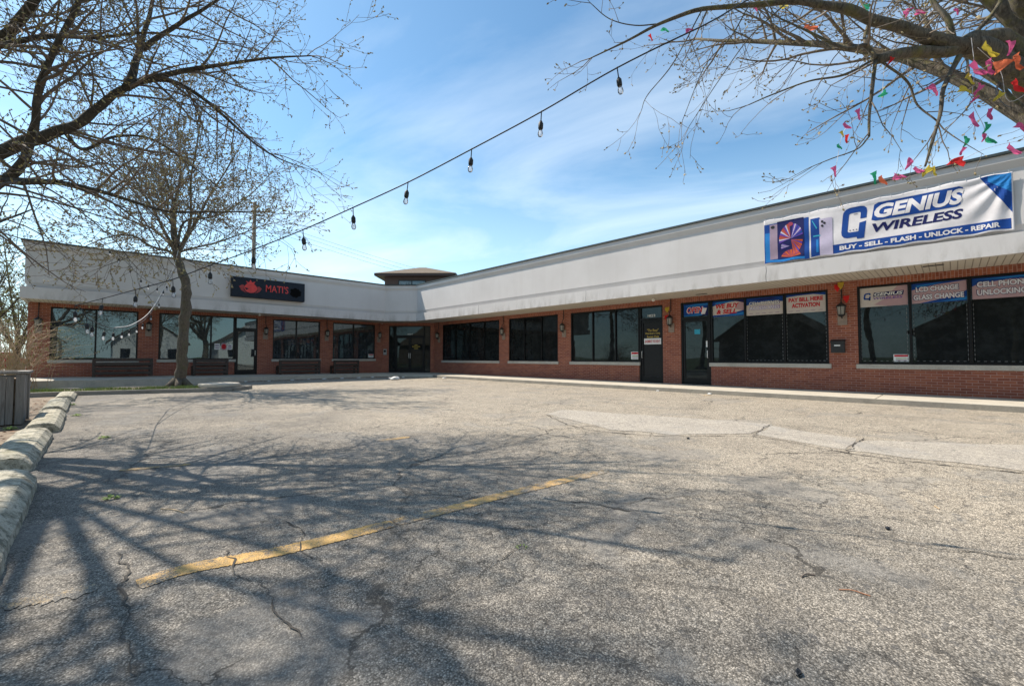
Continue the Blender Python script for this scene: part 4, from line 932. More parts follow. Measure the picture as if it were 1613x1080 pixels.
# ================================================================== ISLAND with grass, slab
isl = [(-3.6, 18.15), (-0.5, 17.75), (3.25, 16.35), (3.95, 17.2), (0.6, 19.4), (-3.6, 20.2)]
g = MB(); g.prism([(p[0], p[1]) for p in isl], -0.05, 0.09); struct('island_soil', g, soil_m)
def kerb_run(mb, P, wdt, h_):
    for a, b in zip(P, P[1:]):
        a = Vector((*a, 0)); b = Vector((*b, 0)); d = (b-a).normalized(); nn = Vector((-d.y, d.x, 0)); L = (b-a).length
        mb.fbox((a, d, nn), 0.003, L-0.003, -wdt/2, wdt/2, -0.05, h_)
g = MB(); kerb_run(g, [isl[0], isl[1], isl[2], isl[3], isl[4], isl[5]], 0.13, 0.12); struct('island_kerb', g, kerb_m, bevel=0.015)
g = MB(); r = random.Random(3)
for _ in range(6500):
    x = r.uniform(-3.4, 2.9); f = (x+3.6)/6.9; y = r.uniform(18.15-1.75*f*f+0.08-0.1, 20.1-2.9*f)
    if noise.noise(Vector((x*1.3, y*1.3, 0)))+r.random()*0.5 < 0.1: continue
    h_ = r.uniform(0.04, 0.13); a = r.uniform(0, 6.28); dx_, dy_ = math.cos(a)*0.012, math.sin(a)*0.012; lx, ly = r.uniform(-.04, .04), r.uniform(-.04, .04)
    g.add([(x-dx_, y-dy_, 0.09), (x+dx_, y+dy_, 0.09), (x+lx, y+ly, 0.09+h_)], [(0, 1, 2)])
o = g.build('grass', grass_m, recalc=False); tag(o, 'thin green grass on the island round the tree', 'grass', kind='stuff')
cx_, cy_ = onz(337, 612, 0.12)[:2]
g = MB(); g.lathe((3.0, 17.0, 0.121), [(0.56, 0), (0.585, 0.03), (0.585, 0.10), (0.56, 0.125)], 28)
tag(g.build('concrete_slab', walk_m, loc=(3.0, 17.0, 0.121), bevel=0.01), 'round concrete manhole slab at the right tip of the grass island', 'manhole cover')

# weeds
def weed(x, y, s, label, n=26, seed=0):
    g = MB(); r = random.Random(seed)
    for _ in range(n):
        a = r.uniform(0, 6.28); L = s*r.uniform(0.4, 1); d = Vector((math.cos(a), math.sin(a), 0)); p = Vector((d.y, -d.x, 0))*s*0.13
        b = Vector((x, y, 0.002))+d*0.02; m_ = b+d*L*0.5+Vector((0, 0, s*0.45*r.random())); t_ = b+d*L+Vector((0, 0, s*0.2*r.random()))
        g.add([b, m_+p, t_, m_-p], [(0, 1, 2, 3)])
    tag(g.build('weed', weed_m, loc=(x, y, 0), recalc=False), label, 'weed', 'small weeds in the asphalt')
for i, (pxy, s, lb) in enumerate([((163, 690), 0.16, 'small green weed in the asphalt right of the fourth wheel stop'), ((120, 655), 0.20, 'green weed between asphalt and a far wheel stop'), ((112, 638), 0.22, 'green tuft beside the last wheel stops'),
        ((175, 785), 0.13, 'low sparse weed in the shaded asphalt near the branch shadows'), ((822, 862), 0.05, 'tiny yellowish weed in a crack in the middle foreground'), ((15, 676), 0.22, 'green tuft in front of the timber box')]):
    p = onz(*pxy); weed(p.x, p.y, s*0.45, lb, seed=i)
# litter
g = MB(); r = random.Random(11)
for _ in range(1900):
    u = r.random(); 
    if u < 0.45: x = r.uniform(4.5, 13.1); y = (22.6 if x < 11.5 else 22.6-(x-11.5)*1.5)-abs(r.gauss(0, 0.35)) - 0.15
    else: x = r.uniform(-3.0, -0.8); y = 5.5+11*r.random()**1.5
    s = r.uniform(0.02, 0.05); a = r.uniform(0, 6.28); c_, s_ = math.cos(a)*s, math.sin(a)*s; z = 0.006
    g.add([(x-c_, y-s_, z), (x+s_*0.6, y-c_*0.6, z+r.uniform(0, 0.02)), (x+c_, y+s_, z+0.01), (x-s_*0.6, y+c_*0.6, z+r.uniform(0, 0.02))], [(0, 1, 2, 3)])
tag(g.build('leaf_litter', leaf_m, recalc=False), 'brown dead leaves blown against the kerb', 'leaves', kind='stuff')
def crumple(x, y, z, s, mat, label, cat, name, seed, fl=0.5):
    bm = bmesh.new(); bmesh.ops.create_icosphere(bm, subdivisions=2, radius=1); r = random.Random(seed)
    for v in bm.verts: v.co = Vector((v.co.x*s*1.3, v.co.y*s*0.8, (v.co.z*fl+fl)*s))*(1+0.5*noise.noise(v.co*1.7+Vector((seed*3, 0, 0)))+r.uniform(-.06, .06))
    me = bpy.data.meshes.new(name); bm.to_mesh(me); bm.free(); me.materials.append(mat); o = bpy.data.objects.new(name, me); col.objects.link(o); o.location = (x, y, z); LOC[o] = Vector((x, y, z)); return tag(o, label, cat)
P = onz(621, 598); crumple(P.x, P.y, 0.0, 0.24, white_m, 'crumpled white plastic bag at the foot of the corner entrance', 'litter', 'plastic_bag', 1, 0.3)
for i, (pxy, s, lb) in enumerate([((1118, 621), .07, 'white paper scrap against the kerb below the phone shop door'), ((1150, 622), .06, 'pale stone-like litter by the kerb under the phone shop windows'), ((700, 596), .10, 'white scrap lying on the asphalt right of the corner entrance'),
        ((511, 597), .08, 'white scrap in the shade below the second bench from the corner'), ((1036, 616), .05, 'white scrap near the kerb by the boarded door')]):
    P = onz(*pxy); crumple(P.x, P.y, 0.0, s, white_m, lb, 'litter', 'paper_scrap', 20+i, 0.3)
for k_ in range(9):
    x_ = 5.0+k_*0.85+rng.uniform(-.3, .3); y_ = (22.2 if x_ < 11.3 else 22.2-(x_-11.3)*1.4)-rng.uniform(0, .5); o_ = crumple(x_, y_, 0.0, rng.uniform(.05, .10), paper_m, 'white scrap among the dead leaves in the shade along the restaurant kerb', 'litter', 'paper_scrap', 60+k_, 0.35); o_['group'] = 'scraps in the shade along the restaurant kerb'
P = onz(1257, 1061); crumple(P.x, P.y, 0.0, 0.014, blackmetal, 'black pebble on the asphalt at the bottom edge', 'stone', 'pebble', 40)
P = onz(1398, 833); crumple(P.x, P.y, 0.0, 0.016, blackmetal, 'small dark pebble in the right foreground', 'stone', 'pebble', 41)
P = onz(1084, 691); crumple(P.x, P.y, 0.0, 0.02, blackmetal, 'dark pebble just below the pale asphalt patch', 'stone', 'pebble', 42)
def stick(p0, p1, r_, lb, mat):
    a = onz(*p0, r_); b = onz(*p1, r_); pts = catmull([a, a.lerp(b, 0.5)+Vector((0.01, 0.01, 0.004)), b], 4); g = MB(); g.tube(pts, r_, 5); tag(g.build('twig', mat, loc=a), lb, 'twig', 'fallen twigs on the asphalt')
stick((1322, 928), (1371, 938), 0.0028, 'reddish fallen twig in the right foreground', simple('red_twig', (0.32, 0.15, 0.08), 0.8))
stick((253, 801), (290, 807), 0.0035, 'pale fallen twig in the left shaded asphalt', stem_tan)
stick((1262, 908), (1284, 905), 0.004, 'short dark fallen twig right of centre', twig_m)
stick((1472, 796), (1480, 801), 0.004, 'short pale twig at the right', stem_tan)

# ================================================================== TIMBER BOX
t = thing('timber_planter', (-1.7, 10.7, 0), 'weathered grey timber planter box at the left frame edge', 'planter')
bx0, bx1, by0, by1, bh = -2.9, -0.86, 10.72, 11.5, 0.83
r = random.Random(5)
g = MB(); x = bx0
while x < bx1-0.10:
    w_ = 0.145; g.box(x+0.003, min(x+w_, bx1-0.07)-0.003, by0-0.02+r.uniform(0, .006), by0+0.02, 0.01, bh-0.035-r.uniform(0, .01)); x += w_
g.build('front_boards', timber, t)
g = MB(); g.box(bx0+.05, bx1-.05, by1-0.02, by1+0.02, 0.01, bh-0.04); g.build('rear_boards', timber, t)
g = MB(); y = by0+0.05
while y < by1-0.08: g.box(bx1-0.02, bx1+0.02+r.uniform(0, .006), y+0.003, min(y+0.145, by1-0.06)-0.003, 0.01, bh-0.035-r.uniform(0, .01)); y += 0.145
y = by0+0.05
while y < by1-0.08: g.box(bx0-0.02, bx0+0.02, y+0.003, min(y+0.145, by1-0.06)-0.003, 0.01, bh-0.04); y += 0.145
g.build('side_boards', timber, t)
for x, y in ((bx0, by0), (bx1, by0), (bx0, by1), (bx1, by1)):
    g = MB(); g.box(x-0.05, x+0.05, y-0.045, y+0.045, 0, bh-0.004); g.build('corner_post', timber, t, bevel=0.006)
g = MB(); g.box(bx0-0.08, bx1+0.08, by0-0.07, by0+0.07, bh, bh+0.04); g.box(bx0-0.08, bx1+0.08, by1-0.07, by1+0.07, bh, bh+0.04); g.box(bx1-0.07, bx1+0.08, by0+0.072, by1-0.072, bh, bh+0.038); g.box(bx0-0.08, bx0+0.07, by0+0.072, by1-0.072, bh, bh+0.038)
g.build('top_rim', timber, t, bevel=0.006)
g = MB(); g.box(bx0+0.03, bx1-0.03, by0+0.03, by1-0.03, 0.0, bh-0.08); g.build('soil', soil_m, t)

# ================================================================== TREES
class Tree:
    def __init__(s, seed): s.r = random.Random(seed); s.wood = MB(); s.tw = MB(); s.bd = MB()
    def rnd(s): 
        r = s.r; v = Vector((r.gauss(0, 1), r.gauss(0, 1), r.gauss(0, 1))); return v.normalized()
    def bud(s, p, sz, d):
        r = s.r; d = (d+s.rnd()*0.7).normalized(); a = d.orthogonal().normalized(); b = d.cross(a); c = p+d*sz*0.5; wd = sz*0.30
        vs = [p-d*sz*0.1, c+a*wd, c+(a*-0.5+b*0.87)*wd, c+(a*-0.5-b*0.87)*wd, p+d*sz]
        s.bd.add(vs, [(0, 2, 1), (0, 3, 2), (0, 1, 3), (4, 1, 2), (4, 2, 3), (4, 3, 1)])
    def grow(s, p, d, L, rad, lv, P):
        """recursive branch. P: dict of settings"""
        r = s.r; n = max(3, int(L/P['seg'][lv])); st = L/n; pts = [p]; rads = [rad]; cur = p; dd = d.normalized()
        for i in range(n):
            f = (i+1)/n
            g_ = Vector((0, 0, P['droop'][lv]*(1-f) + P['lift'][lv]*f))
            dd = (dd+s.rnd()*P['wig'][lv]+g_*st*1.0).normalized(); cur = cur+dd*st; pts.append(cur); rads.append(max(P['rmin'], rad*(1-0.72*f)))
        (s.wood if lv == 0 else s.tw).tube(pts, rads, 6 if lv == 0 else (4 if lv == 1 else 3), cap=False)
        s.kids(pts, rads, lv, P)
        return pts
    def kids(s, pts, rads, lv, P, t0=None):
        r = s.r; L = sum((b-a).length for a, b in zip(pts, pts[1:]))
        if lv < P['max']:
            m = max(2, int(L*P['dens'][lv])); t0 = P['start'][lv] if t0 is None else t0
            for k in range(m):
                f = t0+(1-t0)*(k+r.random())/m; x = f*(len(pts)-1); i = min(int(x), len(pts)-2); q = pts[i].lerp(pts[i+1], x-i); tg = (pts[i+1]-pts[i]).normalized()
                side = s.rnd(); side = (side-tg*side.dot(tg)).normalized(); ang = math.radians(r.uniform(*P['ang']))
                nd = tg*math.cos(ang)+side*math.sin(ang); nd.z += P['bias']; cl = P['len'][lv+1]*r.uniform(0.45, 1.1)*(1-0.45*f)
                s.grow(q, nd, cl, min(rads[i]*0.62, P['rad'][lv+1]*r.uniform(0.7, 1.2)), lv+1, P)
        if lv >= P['max']-1 and P['bud'] > 0:
            nb = P['nb'] if lv == P['max'] else 2
            for k in range(nb):
                f = 1.0 if k == 0 else r.uniform(0.3, 1); x = f*(len(pts)-1); i = min(int(x), len(pts)-2); q = pts[i].lerp(pts[i+1], x-i)
                for _ in range(P['cl']): s.bud(q+s.rnd()*P['bud']*0.3, P['bud']*r.uniform(0.6, 1.3), (pts[i+1]-pts[i]).normalized())
    def limb(s, P3, r0, r1, P, kids=True, t0=0.15, sub=6, knob=0.0, k=10):
        pts = catmull(P3, sub); n = len(pts); rads = [r0+(r1-r0)*(i/(n-1))**0.85 for i in range(n)]
        if knob: rads = [q*(1+knob*noise.noise(p*5)) for q, p in zip(rads, pts)]
        pts = [p+Vector((noise.noise(p*3), noise.noise(p*3+Vector((9, 0, 0))), noise.noise(p*3+Vector((0, 9, 0)))))*q*0.5 for p, q in zip(pts, rads)]
        s.wood.tube(pts, rads, k)
        if kids: s.kids(pts, rads, 0, P, t0)
        if kids and r1 < 0.009:
            d_ = (pts[-1]-pts[-2]).normalized()
            for _ in range(2): s.grow(pts[-1], d_+s.rnd()*0.25, P['len'][2], r1, 2, P)
        return pts
    def finish(s, base, label, cat, group, bark, twig, bud, name='tree'):
        t = thing(name, base, label, cat, group)
        s.wood.build('trunk', bark, t, smooth=True, recalc=False)
        s.tw.build('twigs', twig, t, smooth=True, recalc=False)
        s.bd.build('buds', bud, t, recalc=False); return t

# ---- large tree just outside the left edge
LT = Tree(21)
PL = dict(seg=[0.3, 0.18, 0.13, 0.10], droop=[-0.1, -0.5, -0.9, -0.9], lift=[0.2, 0.4, 0.6, 1.6], wig=[0.12, 0.17, 0.22, 0.25], rmin=0.0026, dens=[4.6, 5.8, 5.6], start=[0.12, 0.2, 0.15],
          ang=(30, 65), bias=0.02, len=[0, 1.9, 0.85, 0.42], rad=[0, 0.020, 0.008, 0.004], max=3, bud=0.036, nb=3, cl=1)
B = at(-175, 560, 5.9); B.z = 0; F1 = at(-150, 330, 5.9)
LT.limb([B, B+Vector((0.03, 0.02, 1.0)), B.lerp(F1, 0.6)+Vector((0, 0, 0)), F1], 0.28, 0.14, PL, False, knob=0.2, k=14)
def L(*q): return [at(a, b, d) for a, b, d in q]
LT.limb([F1]+L((0, 243, 5.8), (70, 214, 5.9), (130, 189, 6.0), (190, 142, 6.1), (250, 120, 6.2), (330, 105, 6.3), (420, 92, 6.5), (490, 88, 6.6)), 0.098, 0.008, PL, knob=0.15)
LT.limb([F1]+L((-40, 312, 5.8), (0, 288, 5.75), (30, 262, 5.7), (52, 215, 5.5), (62, 140, 5.3), (88, 75, 5.2), (120, 10, 5.1), (150, -60, 5.0), (200, -190, 4.9)), 0.08, 0.015, PL, knob=0.15)
LT.limb([F1]+L((-60, 180, 5.7), (-20, 90, 5.6), (20, 45, 5.5), (50, 5, 5.4), (75, -50, 5.3), (130, -160, 5.2), (200, -300, 5)), 0.10, 0.02, PL, knob=0.15)
LT.limb([F1]+L((-20, 290, 5.7), (40, 286, 5.6), (85, 287, 5.6), (140, 297, 5.6), (200, 314, 5.7), (262, 332, 5.8), (330, 334, 5.9), (400, 333, 6.0)), 0.055, 0.006, PL)
LT.limb(L((198, 138, 6.1), (215, 95, 6.3), (226, 60, 6.4), (238, 10, 6.5), (255, -60, 6.6), (290, -170, 6.6)), 0.055, 0.008, PL)
LT.limb(L((215, 130, 6.15), (262, 125, 6.3), (310, 148, 6.5), (355, 185, 6.7), (400, 225, 6.9), (440, 250, 7.0), (472, 262, 7.1)), 0.04, 0.006, PL)
LT.limb(L((225, 78, 6.4), (270, 45, 6.5), (320, 15, 6.6), (380, -25, 6.6), (440, -70, 6.6)), 0.04, 0.008, PL)
LT.limb([F1]+L((-40, 90, 5.2), (0, 72, 5.3), (80, 58, 5.4), (150, 60, 5.6), (230, 52, 5.8), (300, 60, 6)), 0.05, 0.008, PL)
LT.limb(L((95, 200, 5.9), (130, 235, 6.1), (180, 215, 6.3), (240, 220, 6.5), (300, 260, 6.8), (350, 300, 7.0)), 0.03, 0.006, PL)
LT.limb([F1]+L((-90, 330, 6), (-20, 350, 6.2), (10, 345, 6.5), (50, 330, 6.9)), 0.05, 0.01, PL)
PH = dict(PL); PH['dens'] = [4.2, 4.6, 3.6]; PH['rad'] = [0, 0.024, 0.010, 0.006]; PH['bud'] = 0.045; PH['nb'] = 2; PH['len'] = [0, 2.3, 1.05, 0.5]
F2 = F1+Vector((-0.35, 0.1, 3.4)); LT.limb([F1, F1.lerp(F2, .5)+Vector((-.2, 0, 0)), F2], 0.13, .09, PL, False)
# upper crown: overhead boughs that throw the shade on the lot (world coordinates)
for tx, ty, tz, r0 in ((-2.2, 3.2, 8.2, .06), (-2.6, 4.4, 9.2, .05), (-1.0, 6.8, 9.4, .05), (-3.4, 2.6, 7.6, .06), (0.1, 9.0, 9.4, .05), (-4.6, 5.0, 9.0, .08), (-5.0, 11.0, 8.0, .1), (-2.5, 14.5, 9.0, .07), (-1.6, 5.6, 7.8, .045), (1.6, 11.0, 9.2, .045)):
    e_ = Vector((tx, ty, tz)); mid1 = F2.lerp(e_, 0.33)+Vector((0, 0, .5)); mid2 = F2.lerp(e_, 0.68)+Vector((LT.r.uniform(-.5, .5), LT.r.uniform(-.5, .5), .5))
    LT.limb([F2+Vector((0, 0, -0.1)), mid1, mid2, e_], r0, 0.012, PH, t0=0.2)
LT.finish(B, 'big bare budding tree whose limbs reach in from the left frame edge', 'tree', None, bark_dark, twig_m, bud_m, 'maple_tree')

# ---- small tree on the island
ST = Tree(5)
PS = dict(seg=[0.4, 0.28, 0.2, 0.16], droop=[0.3, 0.1, -0.3, -0.5], lift=[0.3, 0.1, -0.1, 0.2], wig=[0.10, 0.12, 0.16, 0.2], rmin=0.0055, dens=[3.6, 4.6, 4.2], start=[0.1, 0.15, 0.15],
          ang=(25, 60), bias=0.10, len=[0, 2.3, 1.15, 0.6], rad=[0, 0.022, 0.011, 0.007], max=3, bud=0.078, nb=3, cl=1)
SB = onz(282, 609, 0.08); ds = (SB-CAM).dot(FV)
def S(*q): return [at(a, b, ds+d) for a, b, d in q]
FK = at(279, 398, ds)
ST.limb([SB+Vector((0, 0, -0.05)), SB+Vector((0.02, 0, 0.25))]+S((288, 560, 0), (291, 510, 0), (294, 455, 0))+[at(283, 415, ds), FK], 0.20, 0.105, PS, False, knob=0.25, k=14)
for an in range(6):
    a_ = an*1.05+0.3; d_ = Vector((math.cos(a_), math.sin(a_), 0)); ST.wood.tube([SB+Vector((0, 0, 0.22))+d_*0.1, SB+d_*0.30+Vector((0, 0, 0.05)), SB+d_*0.48+Vector((0, 0, -0.04))], [0.13, 0.09, 0.03], 7)
for q, r0 in (([(273, 360, 0), (274, 320, .2), (258, 270, .3), (250, 210, .6), (262, 150, .8)], .085), ([(268, 382, -.2), (255, 355, -.5), (238, 325, -.9), (205, 270, -1.3), (175, 215, -1.6)], .07), ([(290, 380, .2), (308, 350, .5), (330, 308, .9), (355, 270, 1.3), (385, 220, 1.6)], .08),
              ([(262, 395, -.3), (238, 388, -.8), (205, 370, -1.4), (165, 375, -2.0), (120, 395, -2.4)], .055), ([(285, 388, 0), (300, 350, -.6), (300, 290, -1.2), (310, 230, -1.7), (318, 170, -2)], .06), ([(288, 395, .3), (330, 385, .9), (370, 372, 1.4), (415, 355, 1.8), (440, 350, 2)], .045),
              ([(268, 385, .4), (240, 360, 1.0), (190, 340, 1.6), (140, 300, 2.2), (105, 250, 2.6)], .06), ([(290, 350, 0.4), (340, 340, 1.4), (390, 310, 2.2), (430, 270, 2.6)], .05), ([(272, 355, .5), (225, 300, .9), (160, 240, 1.0), (120, 190, 1.0)], .05), ([(275, 330, -.4), (285, 270, -.8), (280, 200, -1.0), (295, 135, -1.2)], .055)):
    ST.limb([FK+Vector((0, 0, -0.1))]+S(*q), r0, 0.010, PS, t0=0.18)
# drooping low skirt
PSk = dict(PS); PSk['bias'] = -0.35; PSk['len'] = [0, 1.2, 0.7, 0.4]
ST.limb([at(262, 398, ds)]+S((225, 400, -.8), (190, 410, -1.6), (150, 425, -2.2)), .03, .006, PSk, t0=0.1)
ST.limb([at(285, 405, ds)]+S((310, 415, .4), (350, 420, .9)), .02, .006, PSk, t0=0.1)
st = ST.finish(SB, 'slender bare budding tree on the grass island in front of the restaurant', 'tree', None, bark_small, twig_pale, budred_m, 'maple_tree')

# ---- tree at the right edge, hung with pennants
RTr = Tree(33); D = 4.4
PR = dict(seg=[0.22, 0.14, 0.10, 0.08], droop=[-0.2, -1.2, -1.8, -1.2], lift=[0.1, 0.2, 1.0, 2.2], wig=[0.14, 0.20, 0.26, 0.30], rmin=0.0022, dens=[2.1, 3.7, 4.6], start=[0.1, 0.2, 0.15],
          ang=(30, 70), bias=-0.08, len=[0, 0.95, 0.55, 0.30], rad=[0, 0.012, 0.0062, 0.0034], max=3, bud=0.031, nb=2, cl=1)
def RR(*q): return [at(a, b, D+d) for a, b, d in q]
J = at(1515, 78, D)
TB = onz(1900, 760, 0); TB = Vector((TB.x, TB.y, 0)); TF = at(1850, 330, D)
TB = Vector((TF.x+0.1, TF.y-0.1, 0))
RTr.limb([TB+Vector((0, 0, -0.05)), TB+Vector((0, 0, 1.0)), TF, at(1700, 200, D), at(1650, 165, D), at(1575, 95, D), J], 0.30, 0.085, PR, False, knob=0.25, k=14)
RTr.limb([at(1640, 110, D), at(1590, 75, D+.1), at(1550, 62, D), J], 0.12, 0.08, PR, False, knob=0.35, k=12)
for q, r0, r1 in (([(1480, 66, 0), (1444, 56, 0), (1389, 34, 0), (1339, 18, 0), (1300, 8, .05), (1250, 3, .1), (1198, 7, .2), (1107, 14, .3), (1039, 38, .35), (985, 66, .4), (930, 92, .45)], .105, .006),
              ([(1480, 82, 0), (1444, 80, 0), (1410, 86, -.05), (1378, 92, -.1)], .08, .05),
              ([(1378, 92, -.1), (1362, 72, -.1), (1333, 76, -.1), (1278, 52, 0), (1230, 30, .1)], .035, .008), ([(1378, 92, -.1), (1362, 62, 0), (1368, 30, .1), (1350, -10, .3)], .028, .01),
              ([(1378, 92, -.1), (1330, 118, -.1), (1275, 128, 0), (1215, 150, .1), (1180, 165, .1)], .018, .005),
              ([(1510, 90, -.05), (1492, 125, -.1), (1484, 150, -.15), (1479, 190, -.2), (1466, 232, -.2), (1457, 262, -.2)], .036, .010), ([(1378, 95, -.1), (1374, 140, -.15), (1370, 180, -.15), (1369, 215, -.2)], .026, .010),
              ([(1390, 98, -.1), (1430, 130, 0), (1445, 165, 0), (1475, 190, -.1)], .018, .008), ([(1498, 60, 0), (1492, 30, 0), (1470, 5, .1), (1450, -50, .2)], .045, .02), ([(1540, 112, 0), (1575, 135, -.1), (1600, 160, -.2), (1640, 185, -.3)], .028, .015),
              ([(1530, 60, .1), (1560, 25, .2), (1580, -10, .3), (1600, -80, .4)], .03, .015), ([(1369, 215, -.2), (1350, 235, -.2), (1310, 250, -.1), (1280, 262, -.1)], .010, .004), ([(1180, 8, .2), (1150, 60, .2), (1110, 105, .2), (1075, 190, .2)], .010, .003),
              ([(1240, 4, .1), (1180, 60, .2), (1130, 130, .2), (1085, 200, .3)], .010, .003),
              ([(1039, 38, .35), (1000, 40, .4), (960, 30, .5), (930, 5, .5)], .010, .004), ([(1107, 14, .3), (1060, 100, .3), (1020, 150, .3), (1010, 175, .3)], .010, .003), ([(1250, 3, .1), (1180, -30, .2), (1080, -60, .3)], .03, .008)):
    RTr.limb(([J] if q[0][0] in (1480,) else [])+RR(*q), r0*0.74, r1, PR, t0=0.1, knob=0.15)
# heavy bough crossing the top right corner, and the rest of the crown out of frame
RTr.limb([TF, at(1760, 60, D), at(1640, 10, D), at(1600, -20, D), at(1520, -120, D)], .16, .09, PR, False)
for tx, ty, tz in ((8.5, 3.5, 7.5), (8.0, -2, 7.0), (5.0, -3, 7.5), (9.5, 0.5, 8.5), (6.0, 2.2, 8.5)):
    e_ = Vector((tx, ty, tz)); RTr.limb([TF, TF.lerp(e_, 0.4)+Vector((0, 0, .8)), e_], .12, .02, PH, t0=0.3)
RTr.finish(TB, 'mossy bare tree hung with pennants reaching in from the right frame edge', 'tree', None, bark_moss, twig_pale, budred_m, 'maple_tree')

# ---- shrub with tan arching stems at the left, and leafy growth behind
g = MB(); gb = MB(); r = random.Random(9); sb = onz(18, 618, 0)
for _ in range(150):
    a = r.uniform(0, 6.28); sp = abs(r.gauss(0, 1)); b = Vector((sb.x+r.gauss(0, .28), sb.y+r.gauss(0, .3), 0)); d = Vector((math.cos(a), math.sin(a), 0)); h_ = r.uniform(0.9, 2.4); w_ = r.uniform(0.2, 1.4)
    pts = catmull([b, b+d*w_*0.25+Vector((0, 0, h_*0.55)), b+d*w_*0.65+Vector((0, 0, h_*0.9)), b+d*w_*1.2+Vector((0, 0, h_*r.uniform(0.7, 1.05)))], 4)
    g.tube(pts, [0.008*(1-0.7*i/len(pts)) for i in range(len(pts))], 3, cap=False)
    for k in range(3):
        q = pts[r.randrange(4, len(pts))]; e_ = q+Vector((d.x*0.3+r.uniform(-.3, .3), d.y*0.3+r.uniform(-.3, .3), r.uniform(-.05, .35))); g.tube([q, q.lerp(e_, .5)+Vector((0, 0, .03)), e_], [0.004, 0.003, 0.002], 3, cap=False)
        gb.add([e_, e_+Vector((.03, .01, .01)), e_+Vector((.01, .0, .05))], [(0, 1, 2)])
t = thing('shrub', (sb.x, sb.y, 0), 'bare shrub with tan arching stems behind the timber planter', 'shrub'); g.build('stems', stem_tan, t, recalc=False); gb.build('buds', leafyel_m, t, recalc=False)['kind'] = 'stuff'
BT = Tree(77)
PB = dict(seg=[0.5, 0.35, 0.3, 0.25], droop=[0.3, 0.1, 0, 0], lift=[0.2, 0.1, 0, 0.1], wig=[0.12, 0.15, 0.2, 0.2], rmin=0.008, dens=[2.6, 2.6, 2.4], start=[0.05, 0.1, 0.1], ang=(25, 65), bias=0.1, len=[0, 2.6, 1.3, 0.7], rad=[0, 0.03, 0.016, 0.010], max=3, bud=0.11, nb=3, cl=1)
bb = Vector((-4.4, 32.5, 0)); BT.limb([bb, bb+Vector((.1, 0, 1.2)), bb+Vector((.0, .1, 2.4))], .2, .14, PB, False)
for k in range(7):
    a = k*0.9; e_ = bb+Vector((math.cos(a)*2.2, math.sin(a)*2.2, 5.0+1.8*(k % 3))); BT.limb([bb+Vector((0, 0, 1.0+0.2*k)), bb.lerp(e_, .45)+Vector((0, 0, .7)), e_], .09, .012, PB, t0=0.1)
bt = BT.finish(bb, 'yellow-green budding tree beyond the left end of the building', 'tree', 'budding trees beyond the left end of the building', bark_small, twig_pale, leafyel_m, 'tree')
def dup(root, loc, rz, sc, label, group):
    c = root.copy(); col.objects.link(c); c.location = loc; c.rotation_euler = (0, 0, rz); c.scale = (sc, sc, sc); c['label'] = label; c['group'] = group
    for ch in list(root.children):
        d = ch.copy(); col.objects.link(d); d.parent = c
    return c
GB = 'budding trees beyond the left end of the building'
dup(bt, (-7.6, 36, 0), 1.2, 1.1, 'second budding tree behind the first at the far left', GB)
dup(bt, (-3.4, 41, 0), 2.6, 1.0, 'distant budding tree just left of the building end', GB)
dup(bt, (-9, 46, 0), 4.0, 1.3, 'tall distant budding tree at the far left edge', GB)
